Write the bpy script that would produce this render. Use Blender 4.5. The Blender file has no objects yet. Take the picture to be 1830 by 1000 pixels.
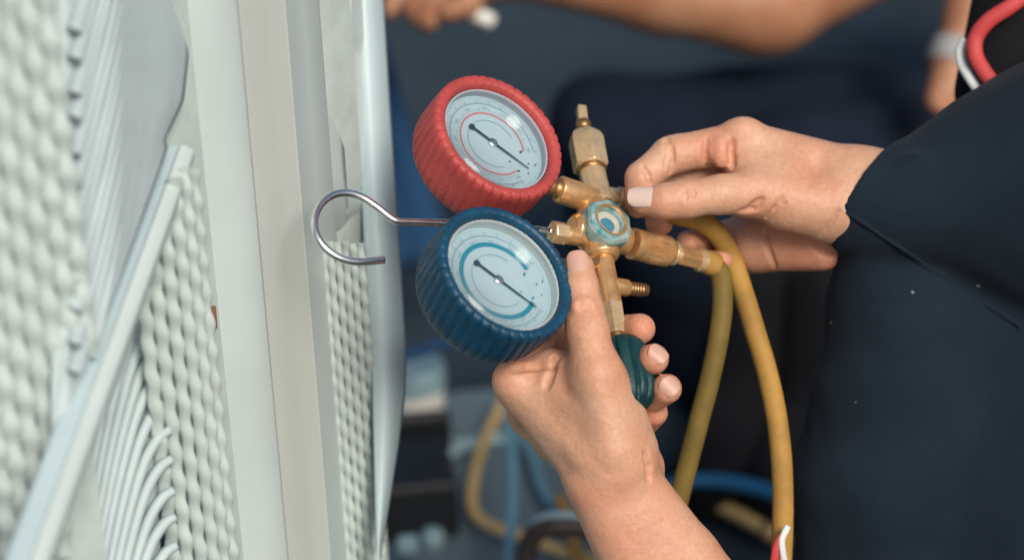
import bpy, math, random
import numpy as np
from mathutils import Vector, Matrix

random.seed(4)
rng = np.random.default_rng(4)
S = bpy.context.scene
COL = S.collection

# ------------------------------------------------------------------ camera
LENS, SENSOR, DIST = 80.0, 36.0, 1.22          # DIST: metres to the plane of focus reference
FPX = 1830 * LENS / SENSOR
PITCH, ROLL = math.radians(65), math.radians(-2.3)
TARGET = Vector((0.0, 0.0, 0.46))              # point of the place on the camera axis
ROT = Matrix.Rotation(PITCH, 4, 'X') @ Matrix.Rotation(ROLL, 4, 'Z')
R_, U_, B_ = [Vector(ROT.col[i][:3]) for i in range(3)]
CAM_LOC = TARGET + B_ * DIST
cam_d = bpy.data.cameras.new('camera')
cam = bpy.data.objects.new('camera', cam_d)
COL.objects.link(cam)
cam.matrix_world = Matrix.Translation(CAM_LOC) @ ROT
cam_d.lens, cam_d.sensor_width, cam_d.sensor_fit = LENS, SENSOR, 'HORIZONTAL'
cam_d.clip_start, cam_d.clip_end = 0.05, 500
cam_d.dof.use_dof = True
cam_d.dof.focus_distance = DIST - 0.030
cam_d.dof.aperture_fstop = 3.9
S.camera = cam

# ------------------------------------------------------------------ sky, sun, exposure
SUN_EL, SUN_AZ = math.radians(40), math.radians(157)   # azimuth clockwise from +Y
world = bpy.data.worlds.new('World')
S.world = world
world.use_nodes = True
wn = world.node_tree
wn.nodes.clear()
w_out = wn.nodes.new('ShaderNodeOutputWorld')
w_bg = wn.nodes.new('ShaderNodeBackground')
w_sky = wn.nodes.new('ShaderNodeTexSky')
w_sky.sky_type = 'NISHITA'
w_sky.sun_disc = False
w_sky.sun_elevation = SUN_EL
w_sky.sun_rotation = SUN_AZ
w_sky.air_density, w_sky.dust_density, w_sky.ozone_density = 1.0, 3.0, 1.0
w_bg.inputs['Strength'].default_value = 0.085
wn.links.new(w_sky.outputs[0], w_bg.inputs['Color'])
wn.links.new(w_bg.outputs[0], w_out.inputs['Surface'])
sun_d = bpy.data.lights.new('sun', 'SUN')
sun_d.energy = 3.0
sun_d.angle = math.radians(25)
sun_d.color = (1.0, 0.92, 0.81)
sun = bpy.data.objects.new('sun', sun_d)
COL.objects.link(sun)
sun_dir = Vector((math.sin(SUN_AZ) * math.cos(SUN_EL), math.cos(SUN_AZ) * math.cos(SUN_EL), math.sin(SUN_EL)))
sun.location = TARGET + sun_dir * 4
sun.rotation_euler = sun_dir.to_track_quat('Z', 'Y').to_euler()
S.view_settings.view_transform = 'Standard'
S.view_settings.look = 'None'
S.view_settings.exposure = 0.06
S.view_settings.gamma = 1.0
S.view_settings.use_curve_mapping = False
S.render.engine = 'CYCLES'
S.cycles.use_denoising = True
S.cycles.max_bounces = 8
S.cycles.transparent_max_bounces = 8

# ------------------------------------------------------------------ coordinates
# Working frame: millimetres, x right, y up, z towards the viewer, origin at TARGET.
def P(px, py, z=0.0):
    d = DIST * 1000 - z
    return np.array([(px - 915.0) / FPX * d, (500.0 - py) / FPX * d, z])
RM = np.array([[R_[i], U_[i], B_[i]] for i in range(3)])
TG = np.array(TARGET[:])
def W(v):                                        # working frame (mm) -> world (m)
    return np.asarray(v, float) @ RM.T * 0.001 + TG
def WI(v):                                       # world (m) -> working frame (mm)
    return (np.asarray(v, float) - TG) @ RM * 1000
UPV = np.array([0, 0, 1.0]) @ RM                 # true vertical in the working frame
def G(px, py, h=0.0):                            # point of the pixel's ray at height h (m) over the ground, working frame
    d = W(P(px, py, 0)) - np.array(CAM_LOC[:])
    t = (h - CAM_LOC.z) / d[2]
    return WI(np.array(CAM_LOC[:]) + d * t)
def nrm(v):
    v = np.asarray(v, float)
    return v / np.linalg.norm(v)

# gauge-set frame: w along the ports, u up the body axis, n out of the dials
LN = nrm([.5, .5, .707])
LV = nrm([.16, -.99, .587]); LV = nrm(LV - LN * LV.dot(LN))
LU = -LV
LW = np.cross(LN, LV)
LO = P(1068, 417, 0)
def L(a, b, c=0.0):
    return LO + LW * a + LU * b + LN * c
def LP(px, py, c=0.0):                           # pixel -> point of the set's plane at offset c along n
    o = P(0, 0, 0) * 0 + np.array([0, 0, DIST * 1000.0])
    d = P(px, py, 0) - o
    t = ((LO + LN * c) - o).dot(LN) / d.dot(LN)
    return o + d * t

# ------------------------------------------------------------------ materials
def mat(name, col, rough=0.5, metal=0.0, spec=0.5, var=0.0, vscale=40.0, bump=0.0, bscale=300.0,
        sss=0.0, coat=0.0, col2=None, sheen=0.0, bdist=0.001, rvar=0.0):
    m = bpy.data.materials.new(name)
    m.use_nodes = True
    nt = m.node_tree
    b = nt.nodes['Principled BSDF']
    b.inputs['Base Color'].default_value = (*col, 1)
    b.inputs['Roughness'].default_value = rough
    b.inputs['Metallic'].default_value = metal
    b.inputs['Specular IOR Level'].default_value = spec
    if coat: b.inputs['Coat Weight'].default_value = coat
    if sheen:
        b.inputs['Sheen Weight'].default_value = sheen
        b.inputs['Sheen Roughness'].default_value = 0.5
    tc = nt.nodes.new('ShaderNodeTexCoord')
    if var or col2 or rvar:
        n = nt.nodes.new('ShaderNodeTexNoise')
        n.inputs['Scale'].default_value = vscale
        n.inputs['Detail'].default_value = 5
        n.inputs['Roughness'].default_value = 0.6
        nt.links.new(tc.outputs['Object'], n.inputs['Vector'])
        r = nt.nodes.new('ShaderNodeValToRGB')
        r.color_ramp.elements[0].position = 0.32
        r.color_ramp.elements[1].position = 0.68
        c2 = col2 or tuple(min(1, c * (1 + var)) for c in col)
        c1 = tuple(c * (1 - var) for c in col)
        r.color_ramp.elements[0].color = (*c1, 1)
        r.color_ramp.elements[1].color = (*c2, 1)
        nt.links.new(n.outputs['Fac'], r.inputs['Fac'])
        nt.links.new(r.outputs['Color'], b.inputs['Base Color'])
        if rvar:
            mr = nt.nodes.new('ShaderNodeMapRange')
            mr.inputs['To Min'].default_value = max(0.02, rough - rvar)
            mr.inputs['To Max'].default_value = min(1, rough + rvar)
            nt.links.new(n.outputs['Fac'], mr.inputs['Value'])
            nt.links.new(mr.outputs['Result'], b.inputs['Roughness'])
    if bump:
        n2 = nt.nodes.new('ShaderNodeTexNoise')
        n2.inputs['Scale'].default_value = bscale
        n2.inputs['Detail'].default_value = 4
        nt.links.new(tc.outputs['Object'], n2.inputs['Vector'])
        bp = nt.nodes.new('ShaderNodeBump')
        bp.inputs['Strength'].default_value = bump
        bp.inputs['Distance'].default_value = bdist
        nt.links.new(n2.outputs['Fac'], bp.inputs['Height'])
        nt.links.new(bp.outputs['Normal'], b.inputs['Normal'])
    if sss:
        b.inputs['Subsurface Weight'].default_value = sss
        b.inputs['Subsurface Radius'].default_value = (1.0, 0.35, 0.18)
        b.inputs['Subsurface Scale'].default_value = 0.004
    return m

def skin_mat(name, c_main, c_red, c_pale):
    m = mat(name, c_main, rough=0.46, spec=0.42, sss=0.25)
    nt = m.node_tree
    b = nt.nodes['Principled BSDF']
    tc = nt.nodes.new('ShaderNodeTexCoord')
    def noise(scale, det, rough=0.55):
        n = nt.nodes.new('ShaderNodeTexNoise')
        n.inputs['Scale'].default_value = scale
        n.inputs['Detail'].default_value = det
        n.inputs['Roughness'].default_value = rough
        nt.links.new(tc.outputs['Object'], n.inputs['Vector'])
        return n
    n1 = noise(26, 3)
    r1 = nt.nodes.new('ShaderNodeValToRGB')
    e = r1.color_ramp.elements
    e[0].position, e[0].color = 0.30, (*c_red, 1)
    e[1].position, e[1].color = 0.72, (*c_pale, 1)
    mid = r1.color_ramp.elements.new(0.5); mid.color = (*c_main, 1)
    nt.links.new(n1.outputs['Fac'], r1.inputs['Fac'])
    n2 = noise(420, 3)
    mx = nt.nodes.new('ShaderNodeMix'); mx.data_type = 'RGBA'; mx.blend_type = 'MULTIPLY'
    mx.inputs[0].default_value = 1.0
    mr = nt.nodes.new('ShaderNodeMapRange')
    mr.inputs['From Min'].default_value = 0.3; mr.inputs['From Max'].default_value = 0.7
    mr.inputs['To Min'].default_value = 0.89; mr.inputs['To Max'].default_value = 1.05
    nt.links.new(n2.outputs['Fac'], mr.inputs['Value'])
    nt.links.new(r1.outputs['Color'], mx.inputs[6])
    nt.links.new(mr.outputs['Result'], mx.inputs[7])
    # reddening where the mesh says so (knuckles, finger ends)
    at = nt.nodes.new('ShaderNodeAttribute'); at.attribute_name = 'flush'
    mx2 = nt.nodes.new('ShaderNodeMix'); mx2.data_type = 'RGBA'
    nt.links.new(at.outputs['Fac'], mx2.inputs[0])
    nt.links.new(mx.outputs[2], mx2.inputs[6])
    mx2.inputs[7].default_value = (c_red[0] * 1.02, c_red[1] * 0.84, c_red[2] * 0.84, 1)
    nt.links.new(mx2.outputs[2], b.inputs['Base Color'])
    # skin relief: cell pattern plus fine noise
    vo = nt.nodes.new('ShaderNodeTexVoronoi'); vo.inputs['Scale'].default_value = 900
    vo.feature = 'DISTANCE_TO_EDGE'
    nt.links.new(tc.outputs['Object'], vo.inputs['Vector'])
    n3 = noise(160, 4)
    ad = nt.nodes.new('ShaderNodeMath'); ad.operation = 'MULTIPLY_ADD'
    ad.inputs[1].default_value = 0.35
    nt.links.new(vo.outputs['Distance'], ad.inputs[0])
    nt.links.new(n3.outputs['Fac'], ad.inputs[2])
    bp = nt.nodes.new('ShaderNodeBump'); bp.inputs['Strength'].default_value = 0.55
    bp.inputs['Distance'].default_value = 0.0012
    nt.links.new(ad.outputs[0], bp.inputs['Height'])
    nt.links.new(bp.outputs['Normal'], b.inputs['Normal'])
    return m

def cloth_mat(name, c, c2, specks=0.0, sheen=0.03):
    m = mat(name, c, rough=0.9, spec=0.15, sheen=sheen)
    nt = m.node_tree
    b = nt.nodes['Principled BSDF']
    tc = nt.nodes.new('ShaderNodeTexCoord')
    n = nt.nodes.new('ShaderNodeTexNoise'); n.inputs['Scale'].default_value = 14; n.inputs['Detail'].default_value = 6
    nt.links.new(tc.outputs['Object'], n.inputs['Vector'])
    r = nt.nodes.new('ShaderNodeValToRGB')
    r.color_ramp.elements[0].position = .3; r.color_ramp.elements[1].position = .75
    r.color_ramp.elements[0].color = (*c, 1); r.color_ramp.elements[1].color = (*c2, 1)
    nt.links.new(n.outputs['Fac'], r.inputs['Fac'])
    last = r.outputs['Color']
    if specks:
        vo = nt.nodes.new('ShaderNodeTexVoronoi'); vo.inputs['Scale'].default_value = specks
        nt.links.new(tc.outputs['Object'], vo.inputs['Vector'])
        lt = nt.nodes.new('ShaderNodeMath'); lt.operation = 'LESS_THAN'; lt.inputs[1].default_value = 0.045
        nt.links.new(vo.outputs['Distance'], lt.inputs[0])
        mx = nt.nodes.new('ShaderNodeMix'); mx.data_type = 'RGBA'
        mx.inputs[7].default_value = (.16, .155, .15, 1)
        nt.links.new(lt.outputs[0], mx.inputs[0]); nt.links.new(last, mx.inputs[6])
        last = mx.outputs[2]
    nt.links.new(last, b.inputs['Base Color'])
    wv = nt.nodes.new('ShaderNodeTexNoise'); wv.inputs['Scale'].default_value = 900; wv.inputs['Detail'].default_value = 3
    nt.links.new(tc.outputs['Object'], wv.inputs['Vector'])
    bp = nt.nodes.new('ShaderNodeBump'); bp.inputs['Strength'].default_value = .5; bp.inputs['Distance'].default_value = .0008
    nt.links.new(wv.outputs['Fac'], bp.inputs['Height']); nt.links.new(bp.outputs['Normal'], b.inputs['Normal'])
    return m

def lens_mat(name):
    m = bpy.data.materials.new(name); m.use_nodes = True
    nt = m.node_tree; nt.nodes.clear()
    o = nt.nodes.new('ShaderNodeOutputMaterial')
    t = nt.nodes.new('ShaderNodeBsdfTransparent'); t.inputs[0].default_value = (.95, .975, .98, 1)
    g = nt.nodes.new('ShaderNodeBsdfGlossy'); g.inputs['Roughness'].default_value = 0.12
    f = nt.nodes.new('ShaderNodeLayerWeight'); f.inputs['Blend'].default_value = 0.5
    pw = nt.nodes.new('ShaderNodeMath'); pw.operation = 'POWER'; pw.inputs[1].default_value = 4
    mr = nt.nodes.new('ShaderNodeMapRange'); mr.inputs['To Min'].default_value = 0.02; mr.inputs['To Max'].default_value = 0.7
    x = nt.nodes.new('ShaderNodeMixShader')
    nt.links.new(f.outputs['Facing'], pw.inputs[0]); nt.links.new(pw.outputs[0], mr.inputs['Value'])
    nt.links.new(mr.outputs['Result'], x.inputs[0]); nt.links.new(t.outputs[0], x.inputs[1]); nt.links.new(g.outputs[0], x.inputs[2])
    nt.links.new(x.outputs[0], o.inputs['Surface'])
    return m

M = dict(
    skin=skin_mat('skin', (.60, .330, .210), (.57, .265, .165), (.635, .39, .265)),
    skin_far=skin_mat('skin_tanned', (.40, .19, .105), (.36, .155, .08), (.44, .235, .14)),
    nail=mat('nail', (.56, .33, .26), rough=.42, spec=.4, coat=.0, sss=.2, var=.05, vscale=200),
    nail_pale=mat('nail_pale', (.66, .50, .43), rough=.36, spec=.45, coat=.1, sss=.2, var=.05, vscale=200),
    brass=mat('brass', (.72, .42, .19), rough=.27, metal=.62, var=.16, vscale=120, bump=.15, bscale=500, rvar=.12),
    brass_pale=mat('brass_worn', (.75, .54, .31), rough=.28, metal=.55, var=.14, vscale=140, bump=.15, bscale=500, rvar=.12),
    bronze=mat('bronze_dull', (.34, .20, .09), rough=.42, metal=.85, var=.2, vscale=160, bump=.2, bscale=600),
    steel=mat('steel_wire', (.86, .86, .84), rough=.26, metal=1.0, var=.05, vscale=160, rvar=.06),
    red=mat('red_rubber', (.42, .062, .058), rough=.5, spec=.4, var=.14, vscale=60, bump=.3, bscale=260),
    blue=mat('blue_rubber', (.003, .050, .105), rough=.45, spec=.45, var=.2, vscale=60, bump=.3, bscale=260),
    teal=mat('teal_paint', (.03, .27, .32), rough=.35, metal=.2, col2=(.45, .55, .52), var=.1, vscale=180, bump=.2, bscale=500),
    green=mat('green_plastic', (.001, .036, .042), rough=.45, spec=.45, var=.25, vscale=90, bump=.3, bscale=400),
    dial=mat('dial_paint', (.43, .53, .58), rough=.55, var=.03, vscale=80),
    print_dark=mat('dial_print_dark', (.03, .09, .13), rough=.6),
    print_grey=mat('dial_print_grey', (.20, .34, .42), rough=.6),
    print_pale=mat('dial_print_pale', (.44, .56, .60), rough=.6),
    print_red=mat('dial_print_red', (.55, .16, .17), rough=.6),
    print_blue=mat('dial_print_blue', (.01, .22, .32), rough=.6),
    needle=mat('needle_paint', (.015, .05, .07), rough=.4),
    chrome=mat('bezel_metal', (.72, .74, .74), rough=.22, metal=1.0),
    bezel_white=mat('bezel_white_metal', (.62, .66, .66), rough=.35, metal=.4),
    bezel_grey=mat('bezel_grey_plastic', (.36, .40, .46), rough=.4),
    lens=lens_mat('gauge_lens'),
    sight_pale=mat('sight_glass_pale', (.50, .50, .44), rough=.1, spec=.6, coat=1.0, var=.15, vscale=120),
    pool=mat('sight_glass_fill', (.05, .20, .28), rough=.08, spec=.7, coat=1.0, var=.2, vscale=90),
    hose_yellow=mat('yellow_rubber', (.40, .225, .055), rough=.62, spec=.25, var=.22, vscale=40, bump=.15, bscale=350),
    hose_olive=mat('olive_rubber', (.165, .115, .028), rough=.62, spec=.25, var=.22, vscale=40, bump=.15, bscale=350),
    hose_pale=mat('pale_yellow_rubber', (.62, .43, .18), rough=.55, var=.1, vscale=20),
    hose_blue=mat('pale_blue_rubber', (.13, .30, .38), rough=.5, var=.1, vscale=20),
    hose_deep=mat('deep_blue_rubber', (.01, .13, .28), rough=.45, var=.1, vscale=20),
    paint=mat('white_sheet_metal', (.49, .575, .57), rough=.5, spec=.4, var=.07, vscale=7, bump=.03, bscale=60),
    paint_shade_warm=mat('white_sheet_metal_warm_shade', (.455, .50, .475), rough=.55, spec=.4, var=.04, vscale=9, bump=.03, bscale=60),  # same white metal, the post face's shading put into a warmer grey
    paint_shade_blue=mat('white_sheet_metal_blue_shade', (.45, .57, .60), rough=.42, spec=.45, var=.05, vscale=9, bump=.03, bscale=60),  # same white metal, bluish shading of rail and end panel painted in
    fin=mat('coil_fin_aluminium', (.48, .565, .545), rough=.6, metal=.0, var=.08, vscale=60),
    fin_blue=mat('coil_fin_bluish', (.45, .545, .56), rough=.55, metal=.0, var=.06, vscale=30),
    coil_dark=mat('coil_inside', (.20, .21, .19), rough=.8, var=.2, vscale=60),
    navy=cloth_mat('navy_twill', (.0065, .0135, .0225), (.0115, .0215, .034), specks=42),
    black=cloth_mat('black_fabric', (.006, .006, .008), (.012, .012, .014)),
    navy_far=cloth_mat('navy_work_trousers', (.0045, .0085, .0185), (.0085, .0145, .0285), sheen=0.0),
    denim=cloth_mat('blue_work_shirt', (.012, .045, .11), (.02, .07, .15)),
    red_trim=mat('red_piping', (.52, .05, .05), rough=.6, var=.08, vscale=60, bump=.3, bscale=900),
    white_trim=mat('white_piping', (.62, .66, .66), rough=.6, var=.05, vscale=60, bump=.3, bscale=900),
    ground=mat('dark_pavement', (.016, .033, .048), rough=.85, var=.3, vscale=5, bump=.5, bscale=90, bdist=.004),
    plastic_black=mat('black_plastic', (.008, .010, .012), rough=.5, var=.2, vscale=20),
    plastic_grey=mat('blue_grey_plastic', (.125, .18, .21), rough=.55, var=.12, vscale=12),
    plastic_white=mat('white_plastic', (.66, .66, .60), rough=.45, var=.05, vscale=20),
    plastic_pale=mat('pale_blue_plastic', (.26, .40, .45), rough=.4, var=.1, vscale=20),
    band_grey=mat('grey_band', (.30, .31, .31), rough=.6, var=.1, vscale=20),
    leather=mat('dark_strap', (.035, .026, .022), rough=.5, var=.2, vscale=30, bump=.2, bscale=200),
    rust=mat('rusty_screw', (.22, .10, .05), rough=.7, var=.2, vscale=200),
)

# ------------------------------------------------------------------ object helpers
def tag(o, label=None, cat=None, group=None, kind=None):
    if label: o['label'] = label
    if cat: o['category'] = cat
    if group: o['group'] = group
    if kind: o['kind'] = kind
    return o
ORIGIN = {}
def thing(name, base, label, cat, group=None):
    e = bpy.data.objects.new(name, None)
    COL.objects.link(e)
    e.empty_display_size = 0.03
    e.location = W(base)
    ORIGIN[e.name] = W(base)
    tag(e, label, cat, group)
    return e
def mesh(name, v, f, m, parent=None, smooth=True, world=False, angle=None):
    """one mesh object; v in the working frame (mm), or world metres"""
    v = np.asarray(v, float)
    vw = v if world else W(v)
    if parent is not None:
        org = ORIGIN[parent.name]
    else:
        org = np.array([*vw.mean(0)[:2], vw[:, 2].min()])
    me = bpy.data.meshes.new(name)
    f = [tuple(int(i) for i in q) for q in f] if not isinstance(f, np.ndarray) else f.tolist()
    me.from_pydata((vw - org).tolist(), [], f)
    me.materials.append(m)
    if smooth:
        me.polygons.foreach_set('use_smooth', [True] * len(me.polygons))
        if angle is not None:
            try: me.set_sharp_from_angle(angle=math.radians(angle))
            except Exception: pass
    me.update()
    o = bpy.data.objects.new(name, me)
    COL.objects.link(o)
    if parent is not None:
        o.parent = parent
    else:
        o.location = org
    ORIGIN[o.name] = org
    return o

def frame(ax, ref=None):
    ax = nrm(ax)
    if ref is None:
        ref = np.array([0, 0, 1.0]) if abs(ax[2]) < .9 else np.array([1.0, 0, 0])
    x = nrm(np.cross(ref, ax)); y = np.cross(ax, x)
    return x, y, ax

def lathe(prof, org, axis, n=32, ref=None, rad=None, phase=0.0, closed=False):
    """revolve (r,h) profile about axis; rad(theta, i) scales the radius"""
    x, y, a = frame(axis, ref)
    V, F = [], []
    th = phase + np.arange(n) / n * 2 * math.pi
    for i, (r, h) in enumerate(prof):
        rr = r if rad is None else r + np.array([rad(t, i) for t in th])
        rr = np.broadcast_to(rr, (n,))
        V.append(org + a * h + np.outer(np.cos(th) * rr, x) + np.outer(np.sin(th) * rr, y))
    V = np.concatenate(V)
    m_ = len(prof)
    for i in range(m_ - 1 if not closed else m_):
        j = (i + 1) % m_
        for k in range(n):
            k2 = (k + 1) % n
            F.append((i * n + k, i * n + k2, j * n + k2, j * n + k))
    if not closed:
        F.append(tuple(range(n))[::-1])
        F.append(tuple((m_ - 1) * n + k for k in range(n)))
    return V, F

def rod(a, b, prof, n=32, ref=None, phase=0.0):
    """solid of revolution from a to b; prof = [(r, t along 0..1)]"""
    a, b = np.asarray(a, float), np.asarray(b, float)
    ln = np.linalg.norm(b - a)
    return lathe([(r, t * ln) for r, t in prof], a, b - a, n, ref, phase=phase)

def crom(pts, per=10):
    p = np.asarray(pts, float)
    p = np.vstack([2 * p[0] - p[1], p, 2 * p[-1] - p[-2]])
    out = []
    for i in range(1, len(p) - 2):
        for t in np.arange(per) / per:
            a, b, c, d = p[i - 1], p[i], p[i + 1], p[i + 2]
            out.append(.5 * ((2 * b) + (c - a) * t + (2 * a - 5 * b + 4 * c - d) * t * t + (3 * b - a - 3 * c + d) * t ** 3))
    out.append(p[-2])
    return np.array(out)

def tube(pts, r, n=16, per=10, smooth_path=True, radii=None, flat=None):
    c = crom(pts, per) if smooth_path else np.asarray(pts, float)
    m_ = len(c)
    rr = np.full(m_, float(r)) if radii is None else np.interp(np.linspace(0, 1, m_), np.linspace(0, 1, len(radii)), radii)
    t = np.gradient(c, axis=0); t /= np.linalg.norm(t, axis=1)[:, None]
    x = nrm(np.cross(t[0], [0.3, 0.2, 1.0]))
    V, F = [], []
    th = np.arange(n) / n * 2 * math.pi
    def ring(p, x, y, r):
        V.append(p + np.outer(np.cos(th) * r, x) + np.outer(np.sin(th) * r * (flat or 1), y))
    for i in range(m_):
        x = nrm(x - t[i] * x.dot(t[i])); y = np.cross(t[i], x)
        if i == 0:
            ring(c[0] - t[0] * rr[0] * .12, x, y, rr[0] * .82)
        ring(c[i], x, y, rr[i])
        if i == m_ - 1:
            ring(c[i] + t[i] * rr[i] * .12, x, y, rr[i] * .82)
    k_ = len(V); V = np.concatenate(V)
    for i in range(k_ - 1):
        for k in range(n):
            k2 = (k + 1) % n
            F.append((i * n + k, i * n + k2, (i + 1) * n + k2, (i + 1) * n + k))
    F.append(tuple(range(n))[::-1]); F.append(tuple((k_ - 1) * n + k for k in range(n)))
    return V, F

def ribbon(path, width_vec, thick_vec):
    """thin solid strip along a path; per-point width and thickness vectors"""
    c = np.asarray(path, float); m_ = len(c)
    wv = np.broadcast_to(np.asarray(width_vec, float), c.shape)
    tv = np.broadcast_to(np.asarray(thick_vec, float), c.shape)
    V = np.stack([c - wv, c + wv, c + wv + tv, c - wv + tv], 1).reshape(-1, 3)
    F = []
    for i in range(m_ - 1):
        for k in range(4):
            k2 = (k + 1) % 4
            F.append((i * 4 + k, i * 4 + k2, i * 4 + 4 + k2, i * 4 + 4 + k))
    F.append((0, 1, 2, 3)); e = (m_ - 1) * 4; F.append((e + 3, e + 2, e + 1, e))
    return V, F

def prism(poly, depth_vec):
    p = np.asarray(poly, float); n = len(p)
    V = np.vstack([p, p + np.asarray(depth_vec, float)])
    F = [tuple(range(n)), tuple(range(2 * n - 1, n - 1, -1))]
    for k in range(n):
        k2 = (k + 1) % n
        F.append((k2, k, n + k, n + k2))
    return V, F

def bevel(o, w, seg=2, angle=40):
    b = o.modifiers.new('bevel', 'BEVEL')
    b.width, b.segments, b.limit_method, b.angle_limit = w, seg, 'ANGLE', math.radians(angle)
    return o

# ------------------------------------------------------------------ implicit bodies
class Body:
    """smooth union of tapered capsules and ellipsoids on a grid (mm), meshed with surface nets"""
    def __init__(s, lo, hi, h):
        s.h = h
        s.lo = np.asarray(lo, float)
        s.n = np.ceil((np.asarray(hi, float) - s.lo) / h).astype(int) + 1
        s.d = np.full(s.n, 1e3, np.float32)
        s.fl = []
    def _win(s, lo, hi):
        i0 = np.clip(np.floor((lo - s.lo) / s.h).astype(int), 0, s.n)
        i1 = np.clip(np.ceil((hi - s.lo) / s.h).astype(int) + 1, 0, s.n)
        if (i1 <= i0).any(): return None
        ax = [s.lo[k] + np.arange(i0[k], i1[k]) * s.h for k in range(3)]
        Pp = np.stack(np.meshgrid(*ax, indexing='ij'), -1)
        return tuple(slice(i0[k], i1[k]) for k in range(3)), Pp
    @staticmethod
    def _cone(p, a, b, r1, r2):
        ba = b - a; l2 = ba.dot(ba); rr = r1 - r2; a2 = l2 - rr * rr; il2 = 1.0 / l2
        pa = p - a; y = pa @ ba; z = y - l2
        q = pa * l2 - y[..., None] * ba
        x2 = (q * q).sum(-1); y2 = y * y * l2; z2 = z * z * l2
        k = np.sign(rr) * rr * rr * x2
        d = (np.sqrt(x2 * a2 * il2) + y * rr) * il2 - r1
        m1 = np.sign(z) * a2 * z2 > k
        m2 = np.sign(y) * a2 * y2 < k
        d = np.where(m2, np.sqrt(x2 + y2) * il2 - r1, d)
        d = np.where(m1, np.sqrt(x2 + z2) * il2 - r2, d)
        return d
    def _mix(s, sl, e, k, sub=False):
        d = s.d[sl]
        if sub:
            e = -e
            h_ = np.clip(.5 - .5 * (e - d) / k, 0, 1) if k else (e < d) * 1.0
            s.d[sl] = (e * (1 - h_) + d * h_ + k * h_ * (1 - h_))
        else:
            h_ = np.clip(.5 + .5 * (e - d) / k, 0, 1)
            s.d[sl] = (e * (1 - h_) + d * h_ - k * h_ * (1 - h_))
    def cone(s, a, b, r1, r2, k=4.0, flat=None, sub=False):
        a, b = np.asarray(a, float), np.asarray(b, float)
        R = max(r1, r2) * (1 if flat is None else max(1, 1 / flat[1])) + k + 3 * s.h
        w = s._win(np.minimum(a, b) - R, np.maximum(a, b) + R)
        if w is None: return s
        sl, p = w
        if flat is not None:            # squash: distances along dir count 'f' times
            dr = nrm(flat[0]); f = flat[1]
            c = (a + b) / 2
            sc = lambda q: q + ((q - c) @ dr)[..., None] * dr * (f - 1)
            e = s._cone(sc(p), sc(a[None])[0], sc(b[None])[0], r1, r2) / max(1, f)
        else:
            e = s._cone(p, a, b, r1, r2)
        s._mix(sl, e, k, sub)
        return s
    def ball(s, c, r, k=4.0, sub=False, axes=None):
        c = np.asarray(c, float); r = np.broadcast_to(np.asarray(r, float), (3,))
        R = r.max() + k + 3 * s.h
        w = s._win(c - R, c + R)
        if w is None: return s
        sl, p = w
        q = p - c
        if axes is not None: q = q @ np.stack([nrm(x) for x in axes], 1)
        k0 = np.linalg.norm(q / r, axis=-1); k1 = np.linalg.norm(q / (r * r), axis=-1) + 1e-9
        s._mix(sl, k0 * (k0 - 1) / k1, k, sub)
        return s
    def cut(s, pt, n, k=1.5):
        """keep only the side of the plane that n points to"""
        ax = [s.lo[i] + np.arange(s.n[i]) * s.h for i in range(3)]
        n = nrm(n)
        e = -((ax[0] - pt[0])[:, None, None] * n[0] + (ax[1] - pt[1])[None, :, None] * n[1] + (ax[2] - pt[2])[None, None, :] * n[2])
        h_ = np.clip(.5 - .5 * (e - s.d) / k, 0, 1)
        s.d = (e * (1 - h_) + s.d * h_ + k * h_ * (1 - h_)).astype(np.float32)
        return s
    def chain(s, pts, rs, k=3.0, k0=None):
        for i in range(len(pts) - 1):
            s.cone(pts[i], pts[i + 1], rs[i], rs[i + 1], k0 if (k0 and i == 0) else k)
        return s
    def crease(s, pts, r=.5, k=1.2):
        for i in range(len(pts) - 1):
            s.cone(pts[i], pts[i + 1], r, r * .8, k, sub=True)
        return s
    def crease_px(s, pts, r=.9, k=2.0, lift=.25):
        """groove pressed into the surface where the lines of sight through these pixels meet it"""
        zs = np.arange(s.lo[2] + (s.n[2] - 2) * s.h, s.lo[2] + s.h, -s.h * .5)
        dense = []
        for (x0, y0), (x1, y1) in zip(pts[:-1], pts[1:]):
            m_ = max(2, int(math.hypot(x1 - x0, y1 - y0) / 3))
            dense += [(x0 + (x1 - x0) * t / m_, y0 + (y1 - y0) * t / m_) for t in range(m_)]
        dense.append(pts[-1])
        hit = []
        for x_, y_ in dense:
            ray = np.array([P(x_, y_, z) for z in zs])
            ii = np.round((ray - s.lo) / s.h).astype(int)
            ok = ((ii >= 0) & (ii < s.n)).all(1)
            if not ok.any(): continue
            dv = s.d[ii[ok][:, 0], ii[ok][:, 1], ii[ok][:, 2]]
            w = np.argmax(dv < 0)
            if dv[w] < 0: hit.append(ray[ok][w] + [0, 0, lift])
        n_ = len(hit)
        for i in range(n_ - 1):
            if np.linalg.norm(hit[i + 1] - hit[i]) > 8: continue
            e0 = math.sin(math.pi * (i + .6) / (n_ + .2)) ** .5; e1 = math.sin(math.pi * (i + 1.6) / (n_ + 1.2)) ** .5
            s.cone(hit[i], hit[i + 1], r * max(.25, e0), r * max(.25, e1) * .98, k, sub=True)
        return s
    def on_surface(s, pts, lift=0.0):
        """points of the surface seen along the lines of sight through these pixels"""
        zs = np.arange(s.lo[2] + (s.n[2] - 2) * s.h, s.lo[2] + s.h, -s.h * .5)
        out = []
        for x_, y_ in pts:
            ray = np.array([P(x_, y_, z) for z in zs])
            ii = np.round((ray - s.lo) / s.h).astype(int)
            ok = ((ii >= 0) & (ii < s.n)).all(1)
            if not ok.any(): continue
            dv = s.d[ii[ok][:, 0], ii[ok][:, 1], ii[ok][:, 2]]
            w = np.argmax(dv < 0)
            if dv[w] < 0: out.append(ray[ok][w] + [0, 0, lift])
        return np.array(out)
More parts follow.
